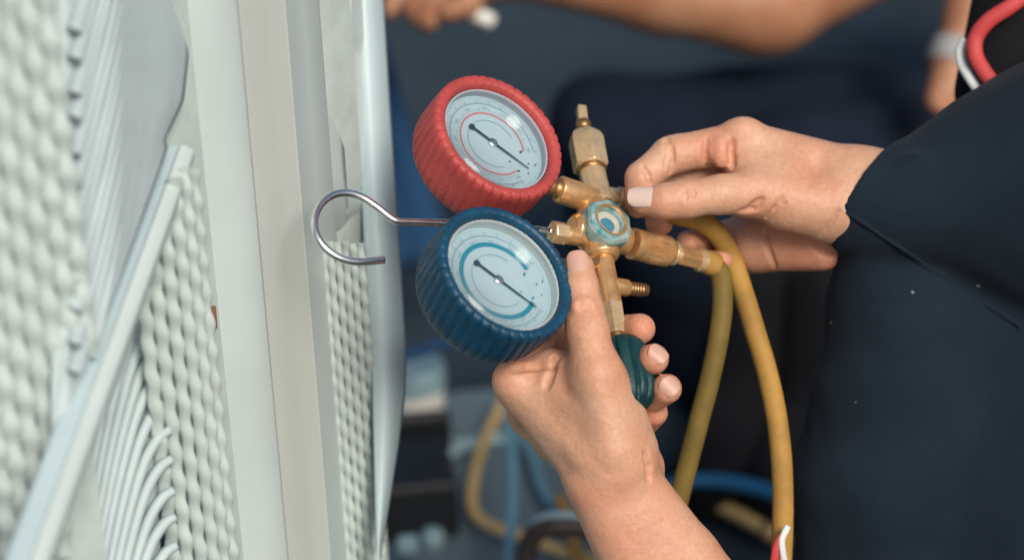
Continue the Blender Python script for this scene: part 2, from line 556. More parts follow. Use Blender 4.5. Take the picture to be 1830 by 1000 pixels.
    def mesh(s, relax=2):
        d = s.d; nx, ny, nz = d.shape
        sg = d < 0
        cnt = np.zeros((nx - 1, ny - 1, nz - 1), np.int8)
        for i in (0, 1):
            for j in (0, 1):
                for k in (0, 1):
                    cnt += sg[i:nx - 1 + i, j:ny - 1 + j, k:nz - 1 + k]
        cell = (cnt > 0) & (cnt < 8)
        idx = -np.ones(cell.shape, np.int64)
        ci = np.argwhere(cell); idx[cell] = np.arange(len(ci))
        acc = np.zeros((len(ci), 3)); num = np.zeros(len(ci))
        cr = [(i, j, k) for i in (0, 1) for j in (0, 1) for k in (0, 1)]
        for a in cr:
            for b in cr:
                if sum(b) - sum(a) == 1 and all(y >= x for x, y in zip(a, b)):
                    va = d[ci[:, 0] + a[0], ci[:, 1] + a[1], ci[:, 2] + a[2]]
                    vb = d[ci[:, 0] + b[0], ci[:, 1] + b[1], ci[:, 2] + b[2]]
                    x = (va < 0) != (vb < 0)
                    t = np.where(x, va / np.where(x, va - vb, 1), 0)
                    pt = np.array(a) + t[:, None] * (np.array(b) - np.array(a))
                    acc[x] += pt[x]; num[x] += 1
        V = s.lo + (ci + acc / num[:, None]) * s.h
        F = []
        for ax in range(3):
            o1, o2 = [(1, 2), (2, 0), (0, 1)][ax]
            s0 = [slice(None)] * 3; s1 = [slice(None)] * 3
            s0[ax] = slice(0, -1); s1[ax] = slice(1, None)
            A, Bq = sg[tuple(s0)], sg[tuple(s1)]
            e = np.argwhere(A != Bq)
            ok = (e[:, o1] > 0) & (e[:, o2] > 0) & (e[:, o1] < d.shape[o1] - 1) & (e[:, o2] < d.shape[o2] - 1)
            e = e[ok]
            ins = A[e[:, 0], e[:, 1], e[:, 2]]
            def cid(a1, a2):
                q = e.copy(); q[:, o1] -= a1; q[:, o2] -= a2
                return idx[q[:, 0], q[:, 1], q[:, 2]]
            q = np.stack([cid(1, 1), cid(0, 1), cid(0, 0), cid(1, 0)], 1)
            q[~ins] = q[~ins][:, ::-1]
            F.append(q)
        F = np.concatenate(F)
        F = F[(F >= 0).all(1)]
        for it in range(relax):
            sm = np.zeros_like(V); c = np.zeros(len(V))
            for k in range(4):
                a, b = F[:, k], F[:, (k + 1) % 4]
                np.add.at(sm, a, V[b]); np.add.at(c, a, 1)
                np.add.at(sm, b, V[a]); np.add.at(c, b, 1)
            V = V * .45 + .55 * sm / np.maximum(c, 1)[:, None]
        return V, F

def wave(p, f, seed):
    """smooth pseudo-noise -1..1 on points (mm)"""
    r = np.random.default_rng(seed); o = 0
    for i in range(5):
        o = o + np.sin(p @ (nrm(r.normal(size=3)) * f * (0.7 + .25 * i)) + r.uniform(0, 6.3))
    return o / 3.0

def set_flush(o, V, spots):
    at = o.data.attributes.new('flush', 'FLOAT', 'POINT')
    v = np.zeros(len(V))
    for c, r, a in spots:
        v = np.maximum(v, a * np.exp(-((V - np.asarray(c)) ** 2).sum(1) / (r * r)))
    at.data.foreach_set('value', v.astype(np.float32))

# ================================================================== THE SETTING
g = 30.0
gv, gf = [], []
gx = np.linspace(-1, 1, 41); gx = np.sign(gx) * gx ** 2 * 60
for j in range(41):
    for i in range(41):
        gv.append((gx[i], gx[j] + 1.5, 0.0))
for j in range(40):
    for i in range(40):
        gf.append((j * 41 + i, j * 41 + i + 1, j * 41 + 42 + i, j * 41 + 41 + i))
tag(mesh('ground', gv, gf, M['ground'], world=True), 'dark blue grey paved ground under the tools', 'ground', kind='structure')


# ================================================================== OUTDOOR CONDENSER UNIT
unit = thing('air_conditioner', WI(np.array([*W(P(420, 500, 0))[:2], 0.0])), 'white outdoor condenser unit with exposed wavy coil fins and sheet metal corner post', 'air conditioner')
T0, T1 = -440.0, 420.0
def wall_strip(name, pts, m, thick=1.5, t0=T0, t1=T1):
    """folded sheet standing upright: plan points (pixel column at mid height, depth)"""
    base = np.array([P(x, 500, z) for x, z in pts])
    d = np.gradient(base, axis=0); nv = np.cross(UPV, d); nv /= np.linalg.norm(nv, axis=1)[:, None]
    nv[nv[:, 2] > 0] *= -1
    poly = np.vstack([base, (base + nv * thick)[::-1]]) + UPV * t0
    V, F = prism(poly, UPV * (t1 - t0))
    o = mesh(name, V, F, m, unit, angle=30)
    return o
# corner post, seen as four folded faces
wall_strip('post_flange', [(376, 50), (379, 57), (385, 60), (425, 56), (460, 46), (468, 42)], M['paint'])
wall_strip('post_face', [(468, 42), (471, 39), (510, 27), (546, 10), (551, 9)], M['paint_shade_warm'])
wall_strip('post_return', [(551, 9), (554, 5), (580, -12), (604, -30), (608, -40)], M['paint'])
wall_strip('back_panel', [(365, 20), (420, 0), (560, -60), (640, -110)], M['fin'], 2)
wall_strip('coil_core', [(580, -58), (605, -65), (630, -76), (660, -92)], M['fin'], 2)

# plates over the top of the rear coil, with a slot between them
def sheet(name, rows, NC, fn, m, thick=.0015):
    V, F = [], []
    for y in rows:
        for j in range(NC):
            V.append(P(*fn(y, j / (NC - 1))))
    for i in range(len(rows) - 1):
        for j in range(NC - 1):
            a = i * NC + j
            F.append((a, a + NC, a + NC + 1, a + 1))
    o = mesh(name, V, F, m, unit)
    sm = o.modifiers.new('sheet', 'SOLIDIFY'); sm.thickness = thick; sm.offset = -1
    return o
def cov_a(y, u):
    xl = 545 + (y - 250) * .075; xr = 613 + max(0, y - 230) * .07
    return xl + (xr - xl) * u, y, 2 - 42 * u - 3 * max(0, u - .85) / .15 - max(0, y - 350) * .45
sheet('cover_plate', np.linspace(-120, 425, 26), 10, cov_a, M['paint'])
def cov_b(y, u):
    xl = 626 - 18 * max(0, min(1, (y - 70) / 30)) + max(0, y - 230) * .07 - max(0, -y) * .05
    xr = 672 + (y - 250) * .06
    z = -46 - 26 * u + 12 * math.exp(-((y - 135) / 36) ** 2) * math.exp(-(u / .28) ** 2) - 8 * math.exp(-((u - .45) / .3) ** 2) * max(0, min(1, (y - 220) / 120)) - max(0, y - 370) * .55
    return xl + (xr - xl) * u, y, z
sheet('cover_plate', np.linspace(-120, 445, 34), 14, cov_b, M['paint'])

# end panel, its outer edge rolled away and rounded off below
rows = np.linspace(-140, 1120, 43)
V, F = [], []
NC = 14
xr_pts = ([-140, 0, 200, 400, 520, 620, 700, 780, 880, 1000, 1120], [678, 687, 699, 713, 721, 727, 725, 716, 700, 680, 650])
for y in rows:
    xl = 640 + (y - 250) * .055 - max(0, (y - 700)) * .03
    xr = np.interp(y, *xr_pts)
    for j in range(NC):
        u = j / (NC - 1)
        V.append(P(xl + (xr - xl) * u, y, -66 - 16 * u ** 3 + 3 * math.sin(u * 3)))
for i in range(len(rows) - 1):
    for j in range(NC - 1):
        a = i * NC + j
        F.append((a, a + NC, a + NC + 1, a + 1))
ep = mesh('end_panel', V, F, M['paint_shade_blue'], unit)
sm = ep.modifiers.new('sheet', 'SOLIDIFY'); sm.thickness = .0015; sm.offset = -1

def wavy_fin(px, py, z, y_top, y_bot, half, period, amp, phase, m, tilt=0.0, step=8):
    """upright crimped aluminium fin: a flattened rib that swells and narrows"""
    p0 = P(px, py, z)
    mm = (DIST * 1000 - z) / FPX
    s_ = np.arange((py - y_bot) * mm, (py - y_top) * mm, period / step)
    if len(s_) < 4: return
    jit = wave(np.stack([s_, s_ * 0 + px, s_ * 0], 1), .03, 3)
    ph = 2 * math.pi * s_ / period + phase + .55 * jit
    side = nrm(np.cross(UPV, ZC_)); nv = np.cross(side, UPV)
    path = p0 + np.outer(s_, UPV) + np.outer(amp * np.sin(ph) * (1 + .5 * jit) + .5 * jit, nv) + np.outer(.16 * half * np.sin(ph + 1.1) + jit * .3, side)
    rr = half * (.92 + .075 * np.sin(ph + .3) + .05 * jit)
    th = np.linspace(-.15, math.pi + .15, 7)
    V = (path[:, None, :] + (rr[:, None] * np.cos(th))[..., None] * side + (rr[:, None] * .55 * np.sin(th))[..., None] * nv).reshape(-1, 3)
    F = []
    n_ = len(th)
    for i in range(len(path) - 1):
        for k in range(n_ - 1):
            q_ = i * n_ + k
            F.append((q_, q_ + 1, q_ + n_ + 1, q_ + n_))
        F.append((i * n_ + n_ - 1, i * n_, i * n_ + n_, i * n_ + 2 * n_ - 1))
    F.append(tuple(range(n_))); F.append(tuple((len(path) - 1) * n_ + k for k in range(n_))[::-1])
    return mesh('coil_fin', V, F, m, unit, smooth=True, angle=70)
ZC_ = np.array([0, 0, 1.0])
# rear coil
for k, (x, z) in enumerate(((592, -58), (604, -62), (617, -67), (630, -73), (643, -80), (656, -88))):
    wavy_fin(x + 14, 800, z, 395, 1060, 2.5, 12.6, .42, k * 2.2, M['fin'], tilt=.3)
# front coil below the rail
bar_r = lambda x: 290 + (345 - x) * 2.73
for k, (x, z) in enumerate(((287, 100), (312, 94), (337, 87), (360, 78), (379, 68), (394, 58))):
    wavy_fin(x, 800, z, max(255, bar_r(x - 34) - 70), 1070, 3.9, 16.5, .5, k * 2.4, M['fin'], tilt=.28)
# near coil at the upper end
for k, (x, z) in enumerate(((-62, 262), (-30, 258), (4, 254), (38, 250), (72, 246), (104, 241), (134, 236))):
    wavy_fin(x, 450, z, -140, 1080 if x < 40 else 1000 - x * 2.6, 4.9, 19.5, .55, k * 2.3, M['fin'], tilt=.25)
wall_strip('coil_core', [(-260, 256), (60, 242), (126, 231)], M['fin'], 3)

wall_strip('coil_core', [(255, 99), (312, 90), (360, 74), (398, 52)], M['fin'], 3)

# rail between the two coils, near end at the lower left
bar_l = lambda y: 287 - (y - 262) * .36
def pt_lerp(a, b, t): return np.asarray(a) * (1 - t) + np.asarray(b) * t
A_, B2 = P(314, 268, 116), P(-62, 1300, 330)
ax = nrm(B2 - A_)
sd = nrm(np.cross(ax, ZC_)); sd = sd if sd[0] > 0 else -sd
nv = np.cross(ax, sd); nv = nv if nv[2] > 0 else -nv
sec = [(-8.5, 0), (-7.5, 1.6), (2.2, 4.6), (4.0, 4.8), (7.5, 3.6), (8.8, 1.5), (9.0, -6), (-8.5, -8)]
ring0 = np.array([A_ + sd * a + nv * b for a, b in sec]); ring1 = np.array([B2 + sd * a * 1.05 + nv * b for a, b in sec])
n_ = len(sec)
V = np.vstack([ring0, ring1]); F = [tuple(range(n_))[::-1], tuple(range(n_, 2 * n_))] + [(k, (k + 1) % n_, n_ + (k + 1) % n_, n_ + k) for k in range(n_)]
bevel(mesh('rail', V, F, M['paint_shade_blue'], unit, angle=20), .0012, 3, 15)  # shaded side of the rail, its bluish shade carried by the colour
ring0 = np.array([A_ + sd * a + nv * (b + 1.2) + ax * 1.0 for a, b in ((1.5, 3.0), (2.4, 5.4), (6.5, 5.0), (9.6, 2.6), (10.2, -3), (8, -4))])
V = np.vstack([ring0, ring0 + (B2 - A_) - ax * 2]); n_ = 6
F = [tuple(range(n_))[::-1], tuple(range(n_, 2 * n_))] + [(k, (k + 1) % n_, n_ + (k + 1) % n_, n_ + k) for k in range(n_)]
bevel(mesh('rail_lip', V, F, M['paint'], unit, angle=20), .0012, 3, 15)

# smooth end sheet of the near coil and the fin ends that fan out over it
rows = np.linspace(-140, 900, 60)
V, F = [], []
NC = 30
for y in rows:
    xr = np.interp(y, [-140, 100, 180, 262], [330, 338, 329, 290]) if y < 262 else bar_l(y) + 14
    xl = 92
    for j in range(NC):
        u = j / (NC - 1)
        x = xl + (xr - xl) * u
        z = 229 - 108 * (max(0, x - 120) / 215) ** 1.1 - 5 * max(0, (u - .86) / .14) ** 2 * (y < 300) + .25 * math.sin(x * .33 + y * .05)
        V.append(P(x, y, z))
for i in range(len(rows) - 1):
    for j in range(NC - 1):
        a = i * NC + j
        F.append((a, a + NC, a + NC + 1, a + 1))
es = mesh('end_sheet', V, F, M['fin_blue'], unit)
sm = es.modifiers.new('sheet', 'SOLIDIFY'); sm.thickness = .001; sm.offset = -1
for k, y0 in enumerate(np.arange(40, 1000, 56)):
    y0 += rng.uniform(-7, 7)
    pts = crom([P(134, y0 + 6, 233), P(146, y0 - 30, 224), P(166, y0 - 95, 211), P(192, y0 - 200, 196.5), P(216, y0 - 320, 183)], 8)
    px = 915 + pts[:, 0] * FPX / (DIST * 1000 - pts[:, 2]); py = 500 - pts[:, 1] * FPX / (DIST * 1000 - pts[:, 2])
    keep = px < np.array([bar_l(v) + 8 if v > 250 else 340 for v in py])
    pts = pts[keep]
    if len(pts) < 6: continue
    t = np.linspace(0, 1, len(pts))
    wv = np.outer(3.4 - 2.2 * t, nrm([1, .25, 0])) + np.outer(-2.0 + 1.6 * t, [0, 0, 1.0])
    mesh('coil_fin', *tube(pts[::2], 3, 8, 2, radii=[3.4, 3.0, 2.2, 1.4, 1.0], flat=.55), M['fin_blue'], unit, angle=70)
# fin ends of the front coil, sweeping down from the first column
V, F = [], []
rows = np.linspace(420, 1100, 36)
for y in rows:
    xl = max(-60, 345 - (y - 290) / 2.73 - 30); xr = min(300, 268 + (y - 600) * .05)
    xr = max(xr, xl + 4)
    for j in range(14):
        u = j / 13
        V.append(P(xl + (xr - xl) * u, y, 134 - 39 * u - .8 * math.sin(u * 40)))
for i in range(len(rows) - 1):
    for j in range(13):
        a = i * 14 + j
        F.append((a, a + 14, a + 15, a + 1))
es = mesh('end_sheet', V, F, M['fin_blue'], unit)
sm = es.modifiers.new('sheet', 'SOLIDIFY'); sm.thickness = .001; sm.offset = -1
for k, y0 in enumerate(np.arange(404, 1100, 52)):
    y0 += rng.uniform(-4, 4)
    xo = (y0 - 560) * .055
    pts = crom([P(292 + xo, y0, 100), P(272 + xo, y0 + 14, 103), P(248 + xo, y0 + 54, 107), P(224 + xo, y0 + 130, 113), P(196 + xo, y0 + 250, 120), P(164 + xo, y0 + 420, 128), P(134 + xo, y0 + 600, 136)], 7)
    t = np.linspace(0, 1, len(pts))
    tg = np.gradient(pts, axis=0); tg /= np.linalg.norm(tg, axis=1)[:, None]
    nvp = np.cross(tg, ZC_); nvp /= np.linalg.norm(nvp, axis=1)[:, None]
    wv = nvp * (3.3 - 1.5 * t)[:, None] + np.outer(.9 - .5 * t, [0, 0, 1.0])
    mesh('coil_fin', *tube(pts[::2], 3, 8, 2, radii=[2.4, 2.9, 2.9, 2.6, 2.3, 2.0, 1.8]), M['fin_blue'], unit, angle=70)
# rusty clip on the post edge
ck = P(384, 566, 57)
bevel(mesh('clip', *prism([ck + [-1.2, 0, 0] - UPV * 6.5, ck + [1.0, 0, 0] - UPV * 6.5, ck + [1.2, 0, 0] + UPV * 6.5, ck + [-.8, 0, 0] + UPV * 6.5], [0, 0, 4]), M['rust'], unit), .0006)

# ================================================================== MANIFOLD GAUGE SET
mset = thing('manifold_gauge_set', LP(1105, 620, 0), 'brass refrigerant manifold with red and blue gauges held in both hands', 'gauge set')

def merge(*vf):
    V, F, o = [], [], 0
    for v, f in vf:
        V.append(np.asarray(v, float)); F += [tuple(int(i) + o for i in q) for q in f]; o += len(v)
    return np.concatenate(V), F

def disc(c, r0, r1, h, ax, n=96, a0=0.0, a1=2 * math.pi, t=.12):
    """flat annulus sector in the dial plane, a hair thick"""
    x, y = ax
    full = abs(a1 - a0) > 6.28
    m_ = n if full else n + 1
    th = a0 + (a1 - a0) * np.arange(m_) / n
    dirs = np.outer(np.cos(th), x) + np.outer(np.sin(th), y)
    V = np.concatenate([c + LN * h + dirs * r0, c + LN * h + dirs * r1])
    F = []
    for k in range(n):
        k2 = (k + 1) % m_
        F.append((k, m_ + k, m_ + k2, k2))
    return V, F

def bar(c, p, q, w, h, x, y, taper=1.0):
    p, q = np.asarray(p, float), np.asarray(q, float)
    d = (q - p) / np.linalg.norm(q - p); s_ = np.array([-d[1], d[0]])
    pts = [p + s_ * w, p - s_ * w, q - s_ * w * taper, q + s_ * w * taper]
    return np.array([c + LN * h + x * a + y * b for a, b in pts]), [(0, 1, 2, 3)]

def gauge(px, py, name_col, m_boot, Rb, Rf, m_ring, gap, ring_w, ring_r, needle_ang, dial_h, tick_m, label, seed):
    c = LP(px, py, 14)
    x, y = LW, LU
    r_ = random.Random(seed)
    ph = [r_.uniform(-.3, .3) for _ in range(80)]
    hs = [-27, -27.5, -27, -25, -21, -16, -10, -4, 0.5, 3.5, 5.2, 6.0, 5.9, 4.6, 1.0, -6.0, -9]
    rs = [5, 24, Rb - 6.5, Rb - 3, Rb - 1.0, Rb - .2, Rb, Rb, Rb + .1, Rb, Rb - .7, Rb - 2.0, Rf + 2.6, Rf + 1.0, Rf + .5, Rf + .5, Rf - 4]
    amp = [0, 0, .2, .9, 1.3, 1.5, 1.5, 1.4, 1.3, 1.5, 1.5, 1.2, .9, .3, 0, 0, 0]
    NR = 42
    def rad(t, i):
        tt = t + hs[i] * .006
        g_ = math.cos(NR * tt)
        groove = max(0.0, g_) ** 5
        k = int((tt % (2 * math.pi)) / (2 * math.pi) * NR) % 80
        return -amp[i] * groove * (.95 + .2 * ph[k])
    V, F = lathe(list(zip(rs, hs)), c, LN, 320, ref=LU, rad=rad)
    boot = mesh('pressure_gauge', V, F, m_boot, mset, angle=50)
    tag(boot, label)
    # case and dial
    V, F = lathe([(Rf - .6, dial_h - 3), (Rf - .6, dial_h - .4), (Rf - .6, dial_h - .2), (2, dial_h - .2)], c, LN, 96, ref=LU)
    mesh('dial_face', V, F, M['dial'], boot, angle=30)
    V, F = lathe([(Rf + .3, dial_h - 2), (Rf + .3, 1.6), (Rf - .2, 2.2), (Rf - .9, 2.2), (Rf - 1.1, 1.4), (Rf - 1.1, dial_h - 2)], c, LN, 128, ref=LU, closed=True,
                 rad=lambda t, i: .18 * math.sin(60 * t) if 1 <= i <= 3 else 0)
    mesh('bezel', V, F, M['bezel_white'] if name_col == 'blue' else M['bezel_grey'], boot, angle=50)
    V, F = disc(c, ring_r - ring_w / 2, ring_r + ring_w / 2, dial_h + .05, (x, y), 90, math.radians(gap[1]), math.radians(gap[0] + 360))
    mesh('scale_band', V, F, m_ring, boot)
    # thin scale circles
    mesh('scale_line', *merge(disc(c, Rf * .80, Rf * .815, dial_h + .04, (x, y), 90, math.radians(gap[1] + 4), math.radians(gap[0] + 356)),
                              disc(c, Rf * .46, Rf * .475, dial_h + .04, (x, y), 90, math.radians(gap[1] + 30), math.radians(gap[0] + 340)),
                              disc(c, Rf * .915, Rf * .925, dial_h + .04, (x, y), 90)), M['print_grey'], boot)
    V, F = disc(c, Rf * .885, Rf * .962, dial_h + .02, (x, y), 96)
    mesh('outer_band', V, F, M['print_pale'], boot)
    # graduations
    tk = []
    nt_ = 90
    for k in range(nt_ + 1):
        a = math.radians(gap[1] + 4) + (math.radians(gap[0] + 356) - math.radians(gap[1] + 4)) * k / nt_
        d = np.array([math.cos(a), math.sin(a)])
        big = k % 5 == 0
        tk.append(bar(c, d * Rf * .80, d * Rf * (.875 if big else .84), .26 if big else .14, dial_h + .06, x, y))
        tk.append(bar(c, d * (ring_r + ring_w / 2 + 1), d * (ring_r + ring_w / 2 + (2.4 if big else 1.7)), .22 if big else .12, dial_h + .06, x, y))
    mesh('graduation', *merge(*tk), tick_m, boot)
    # figures beside the graduations: too small to read, printed as short strokes
    fg = []
    for k in range(0, nt_ + 1, 9):
        a = math.radians(gap[1] + 4) + (math.radians(gap[0] + 356) - math.radians(gap[1] + 4)) * k / nt_
        d = np.array([math.cos(a), math.sin(a)]); s_ = np.array([-d[1], d[0]])
        for q in (-1.1, 0, 1.1):
            o_ = d * Rf * .725 + s_ * q
            fg.append(bar(c, o_ - d * .55, o_ + d * .55, .28, dial_h + .06, x, y))
    mesh('scale_figures', *merge(*fg), M['print_grey'], boot)
    mid = math.radians((gap[0] + gap[1]) / 2)
    d = np.array([math.cos(mid), math.sin(mid)]); s_ = np.array([-d[1], d[0]])
    mk = []
    for f1, f2, l, w in ((.52, .20, 1.1, .6), (.72, .05, .7, .4), (.60, -.22, 1.0, .55), (.84, .12, 1.2, .3), (.40, -.14, .7, .4), (.78, -.14, .8, .3)):
        o_ = d * Rf * f1 + s_ * Rf * f2
        v_ = np.array([math.cos(mid + 1.0 + f2), math.sin(mid + 1.0 + f2)])
        mk.append(bar(c, o_ - v_ * l, o_ + v_ * l, w, dial_h + .07, x, y))
    mesh('dial_mark', *merge(*mk), M['print_dark'] if name_col == 'red' else M['print_blue'], boot)
    # needle: counterweight, shaft, hub
    na = math.radians(needle_ang); d = np.array([math.cos(na), math.sin(na)])
    nv = []
    for p, q, w, tp in ((-d * 14.0, d * 1.0, .62, .8), (d * 0.5, d * 23.5, .55, .35)):
        v, f = bar(c, p, q, w, dial_h + 1.1, x, y, tp)
        nv.append(prism(v, LN * .35))
    nv.append(lathe([(1.7, 0), (1.7, .5)], c + LN * (dial_h + 1.0) - x * d[0] * 14.0 - y * d[1] * 14.0, LN, 20))
    nd = mesh('needle', *merge(*nv), M['needle'], boot, smooth=False)
    V, F = lathe([(2.6, dial_h + .1), (2.6, dial_h + 1.5), (1.9, dial_h + 2.0), (1.0, dial_h + 2.1), (.8, dial_h + 1.7)], c, LN, 24)
    mesh('needle_hub', V, F, M['chrome'], boot, angle=40)
    V, F = lathe([(Rf - 1.0, 0), (Rf - 1.0, .5), (Rf * .6, .85), (1, 1.0)], c + LN * .6, LN, 64)
    mesh('lens', V, F, M['lens'], boot)
    return boot, c

red_g, red_c = gauge(884, 252, 'red', M['red'], 38.6, 31.2, M['print_red'], (-50, -2), 1.0, 19.2, -32, -2.5, M['print_grey'], 'gauge in a ribbed red rubber boot', 3)
blue_g, blue_c = gauge(897, 494, 'blue', M['blue'], 39.0, 32.4, M['print_blue'], (-26, 28), 2.6, 21.2, -33, -4.0, M['print_grey'], 'gauge in a ribbed blue rubber boot', 8)

def part(name, vf, m, angle=35, bev=None, label=None, parent=None):
    o = mesh(name, vf[0], vf[1], m, parent or mset, angle=angle)
    if bev: bevel(o, bev * .001)
    if label: tag(o, label)
    return o
CH = lambda r: [(r * .86, 0), (r, .08), (r, .92), (r * .86, 1)]        # chamfered nut
ST = lambda r: [(r, 0), (r, 1)]

# body: vertical barrel, cross barrel, boss under the sight glass
vb = rod(L(0, -17, 0), L(0, 20, 0), [(7.6, 0), (9.6, .06), (9.8, .3), (9.8, .75), (8.6, .95), (7.4, 1)], 40)
cb = rod(L(-17, 0, 0), L(19, -1, 0), [(6.5, 0), (8.6, .06), (8.6, .92), (7.4, 1)], 36)
bo = rod(L(0, 0, -9), L(0, 0, 7), [(8, 0), (11, .1), (12, 1)], 40)
part('valve_body', merge(vb, cb, bo), M['brass'], bev=.4)

# sight glass
sg_ring = lathe([(7.6, 4), (12.6, 4), (14.4, 5), (14.4, 11.5), (13.2, 13.6), (10.2, 14.2), (8.6, 13.6), (7.7, 12.4), (7.6, 9.8), (3, 9.8)], L(0, 0, 0), LN, 48, ref=LU,
                rad=lambda t, i: (-1.25 * abs(math.cos(3 * t + .4)) ** 1.5 if 1 <= i <= 4 else 0))
sg = part('sight_glass', sg_ring, M['teal'], angle=25, label='sight glass in a worn teal hexagonal ring')
V, F = lathe([(9.4, 13.9), (9.9, 14.6), (8.9, 14.8), (8.2, 14.0)], L(0, 0, 0), LN, 48, closed=True)
part('inner_ring', (V, F), M['brass'], parent=sg)
V, F = lathe([(7.5, 9.9), (7.5, 10.4), (4, 10.9), (.5, 11.0)], L(0, 0, 0), LN, 40)
part('glass', (V, F), M['sight_pale'], parent=sg)
V, F = lathe([(4.6, 10.4), (4.4, 11.2), (.5, 11.4)], L(-1.0, -1.6, 0), LN, 32)
part('indicator', (V, F), M['pool'], parent=sg)

# upper valve
part('upper_neck', rod(LP(1072, 366), LP(1056, 298), [(7.9, 0), (7.9, .2), (7.4, .25), (7.4, 1)], 36), M['brass_pale'], bev=.3)
part('upper_nut', rod(LP(1056.5, 303), LP(1045, 238), [(8.2, 0), (10.3, .05), (10.3, .80), (9.0, .93), (7.4, 1)], 6, ref=LN, phase=.2), M['brass_pale'], angle=20, bev=.5)
part('packing_ring', rod(LP(1057.5, 308), LP(1056, 300), [(8.0, 0), (8.4, .3), (8.4, .8), (8, 1)], 36), M['bronze'])
part('stem_collar', rod(LP(1045, 240), LP(1041, 217), [(4.6, 0), (4.6, .3), (3.9, .4), (4.5, .55), (4.5, .8), (3.7, 1)], 28), M['bronze'])
part('valve_stem', rod(LP(1041.5, 220), LP(1038.5, 191), [(3.7, 0), (3.7, .85), (3.2, 1)], 4, ref=LN, phase=.5), M['brass_pale'], angle=20, bev=.6)

# port to the red gauge
part('gauge_port', rod(LP(996, 337, 1), LP(1062, 359, 1), [(6.4, 0), (7.5, .05), (7.5, .55), (7.1, .6), (7.1, 1)], 36), M['brass'], bev=.3)
part('gauge_nipple', rod(LP(966, 327, 1), LP(999, 338, 1), [(4.8, 0), (4.8, .3), (5.4, .4), (5.4, .6), (4.9, .7), (5.6, .8), (5.6, 1)], 28), M['bronze'])
# port to the blue gauge, behind the thumb
part('gauge_nipple', rod(LP(985, 482, -2), LP(1062, 470, -2), [(4.8, 0), (4.8, .5), (6.0, .55), (6.0, 1)], 28), M['bronze'])

# hook mount
part('hook_nut', rod(LP(985, 414, 1), LP(1011, 418, 1), CH(6.3), 6, ref=LN, phase=.3), M['brass_pale'], angle=20, bev=.4)
part('hook_boss', rod(LP(1010, 418, 1), LP(1046, 424, 1), [(4.4, 0), (5.4, .1), (5.4, .6), (4.5, .66), (4.5, 1)], 28), M['brass'])
hook = [LP(988, 414.5, 1), LP(965, 411, -8), LP(930, 406, -17), LP(880, 401, -19), LP(800, 398.5, -19), LP(740, 397, -19), LP(714, 396, -19), LP(698, 389, -19), LP(675, 371, -19), LP(648, 353, -19),
        LP(622, 345, -19), LP(596, 348, -19), LP(574, 364, -19), LP(562, 390, -19), LP(565, 418, -19), LP(580, 442, -19), LP(604, 459, -19), LP(632, 467, -19), LP(660, 466.5, -19), LP(685, 464, -19)]
part('hanging_hook', tube(hook, 2.0, 16, 8), M['steel'], angle=60)

# service port with the hose fitting
def knurl(t, i): return .34 * math.cos(40 * t) if 3 <= i <= 5 else 0
a_, b_ = LP(1126, 434, 0), LP(1198, 451, 0); ln_ = np.linalg.norm(b_ - a_)
part('hose_coupling', lathe([(6.0, .04 * ln_), (8.6, .05 * ln_), (8.6, .22 * ln_), (8.2, .26 * ln_), (8.3, .6 * ln_), (8.3, .90 * ln_), (8.0, .95 * ln_), (5.0, .97 * ln_)], a_, b_ - a_, 192, rad=knurl), M['brass'], angle=60)
part('coupling_ring', rod(LP(1196, 450.5), LP(1213, 455), [(4.6, 0), (4.6, .22), (6.9, .26), (6.9, .6), (5.2, .68), (5.2, 1)], 32), M['brass_pale'], bev=.25)
part('coupling_nut', rod(LP(1211, 454.5), LP(1250, 464), [(5.2, 0), (5.9, .06), (5.9, .9), (5.2, 1)], 6, ref=LN, phase=.1), M['brass'], angle=20, bev=.3)
part('coupling_flange', rod(LP(1247, 463.5), LP(1259, 466.5), [(5.6, 0), (6.6, .2), (6.6, .8), (5.6, 1)], 32), M['brass_pale'])

# rear port under the fingers
part('rear_port', rod(LP(1080, 348, -5), LP(1124, 356, -5), [(4.8, 0), (4.8, .5), (5.8, .55), (5.8, 1)], 28), M['brass_pale'])
part('rear_coupling', rod(LP(1120, 357, -5), LP(1165, 374, -5), [(5.0, 0), (6.0, .06), (6.0, .3), (5.5, .35), (6.0, .4), (6.0, .9), (5, 1)], 28), M['brass'])

# lower valve
part('lower_neck', rod(LP(1074, 448), LP(1093, 548), [(8.0, 0), (8.0, .06), (5.9, .12), (5.9, 1)], 36), M['brass'], bev=.3)
part('side_port', rod(LP(1093, 510, 1), LP(1122, 515, 1), [(4.5, 0), (4.7, .4), (4.7, .92), (4.2, 1)], 28), M['brass'])
th = [(3.4, 0)] + [(3.75 if k % 2 else 3.45, .1 + k * .065) for k in range(11)] + [(3.6, .86), (3.1, .96), (2.2, 1)]
part('threaded_stub', rod(LP(1119, 514.5, 1), LP(1157, 519, 1), th, 28), M['bronze'])
part('lower_nut', rod(LP(1091.5, 542), LP(1101, 600), [(5.4, 0), (6.7, .06), (6.7, .94), (5.6, 1)], 6, ref=LN, phase=.1), M['brass_pale'], angle=20, bev=.3)
part('packing_ring', rod(LP(1100.5, 598), LP(1105, 616), [(5.2, 0), (5.4, .3), (4.4, 1)], 28), M['bronze'])
a_, b_ = LP(1104, 612), LP(1129, 728); ln_ = np.linalg.norm(b_ - a_)
hp = [(4.5, -.02), (9.5, .0), (12.6, .06), (14.3, .16), (14.8, .32), (14.8, .62), (14.2, .80), (12.2, .93), (9, 1.0), (2, 1.02)]
def knob(t, i):
    g_ = max(0.0, math.cos(11 * t)) ** 2
    return -1.7 * g_ * (1 if 2 <= i <= 7 else 0) + .3 * math.sin(9 * t + i)
part('handwheel', lathe([(r, t * ln_) for r, t in hp], a_, b_ - a_, 132, rad=knob), M['green'], angle=50, label='dark green fluted plastic handwheel')

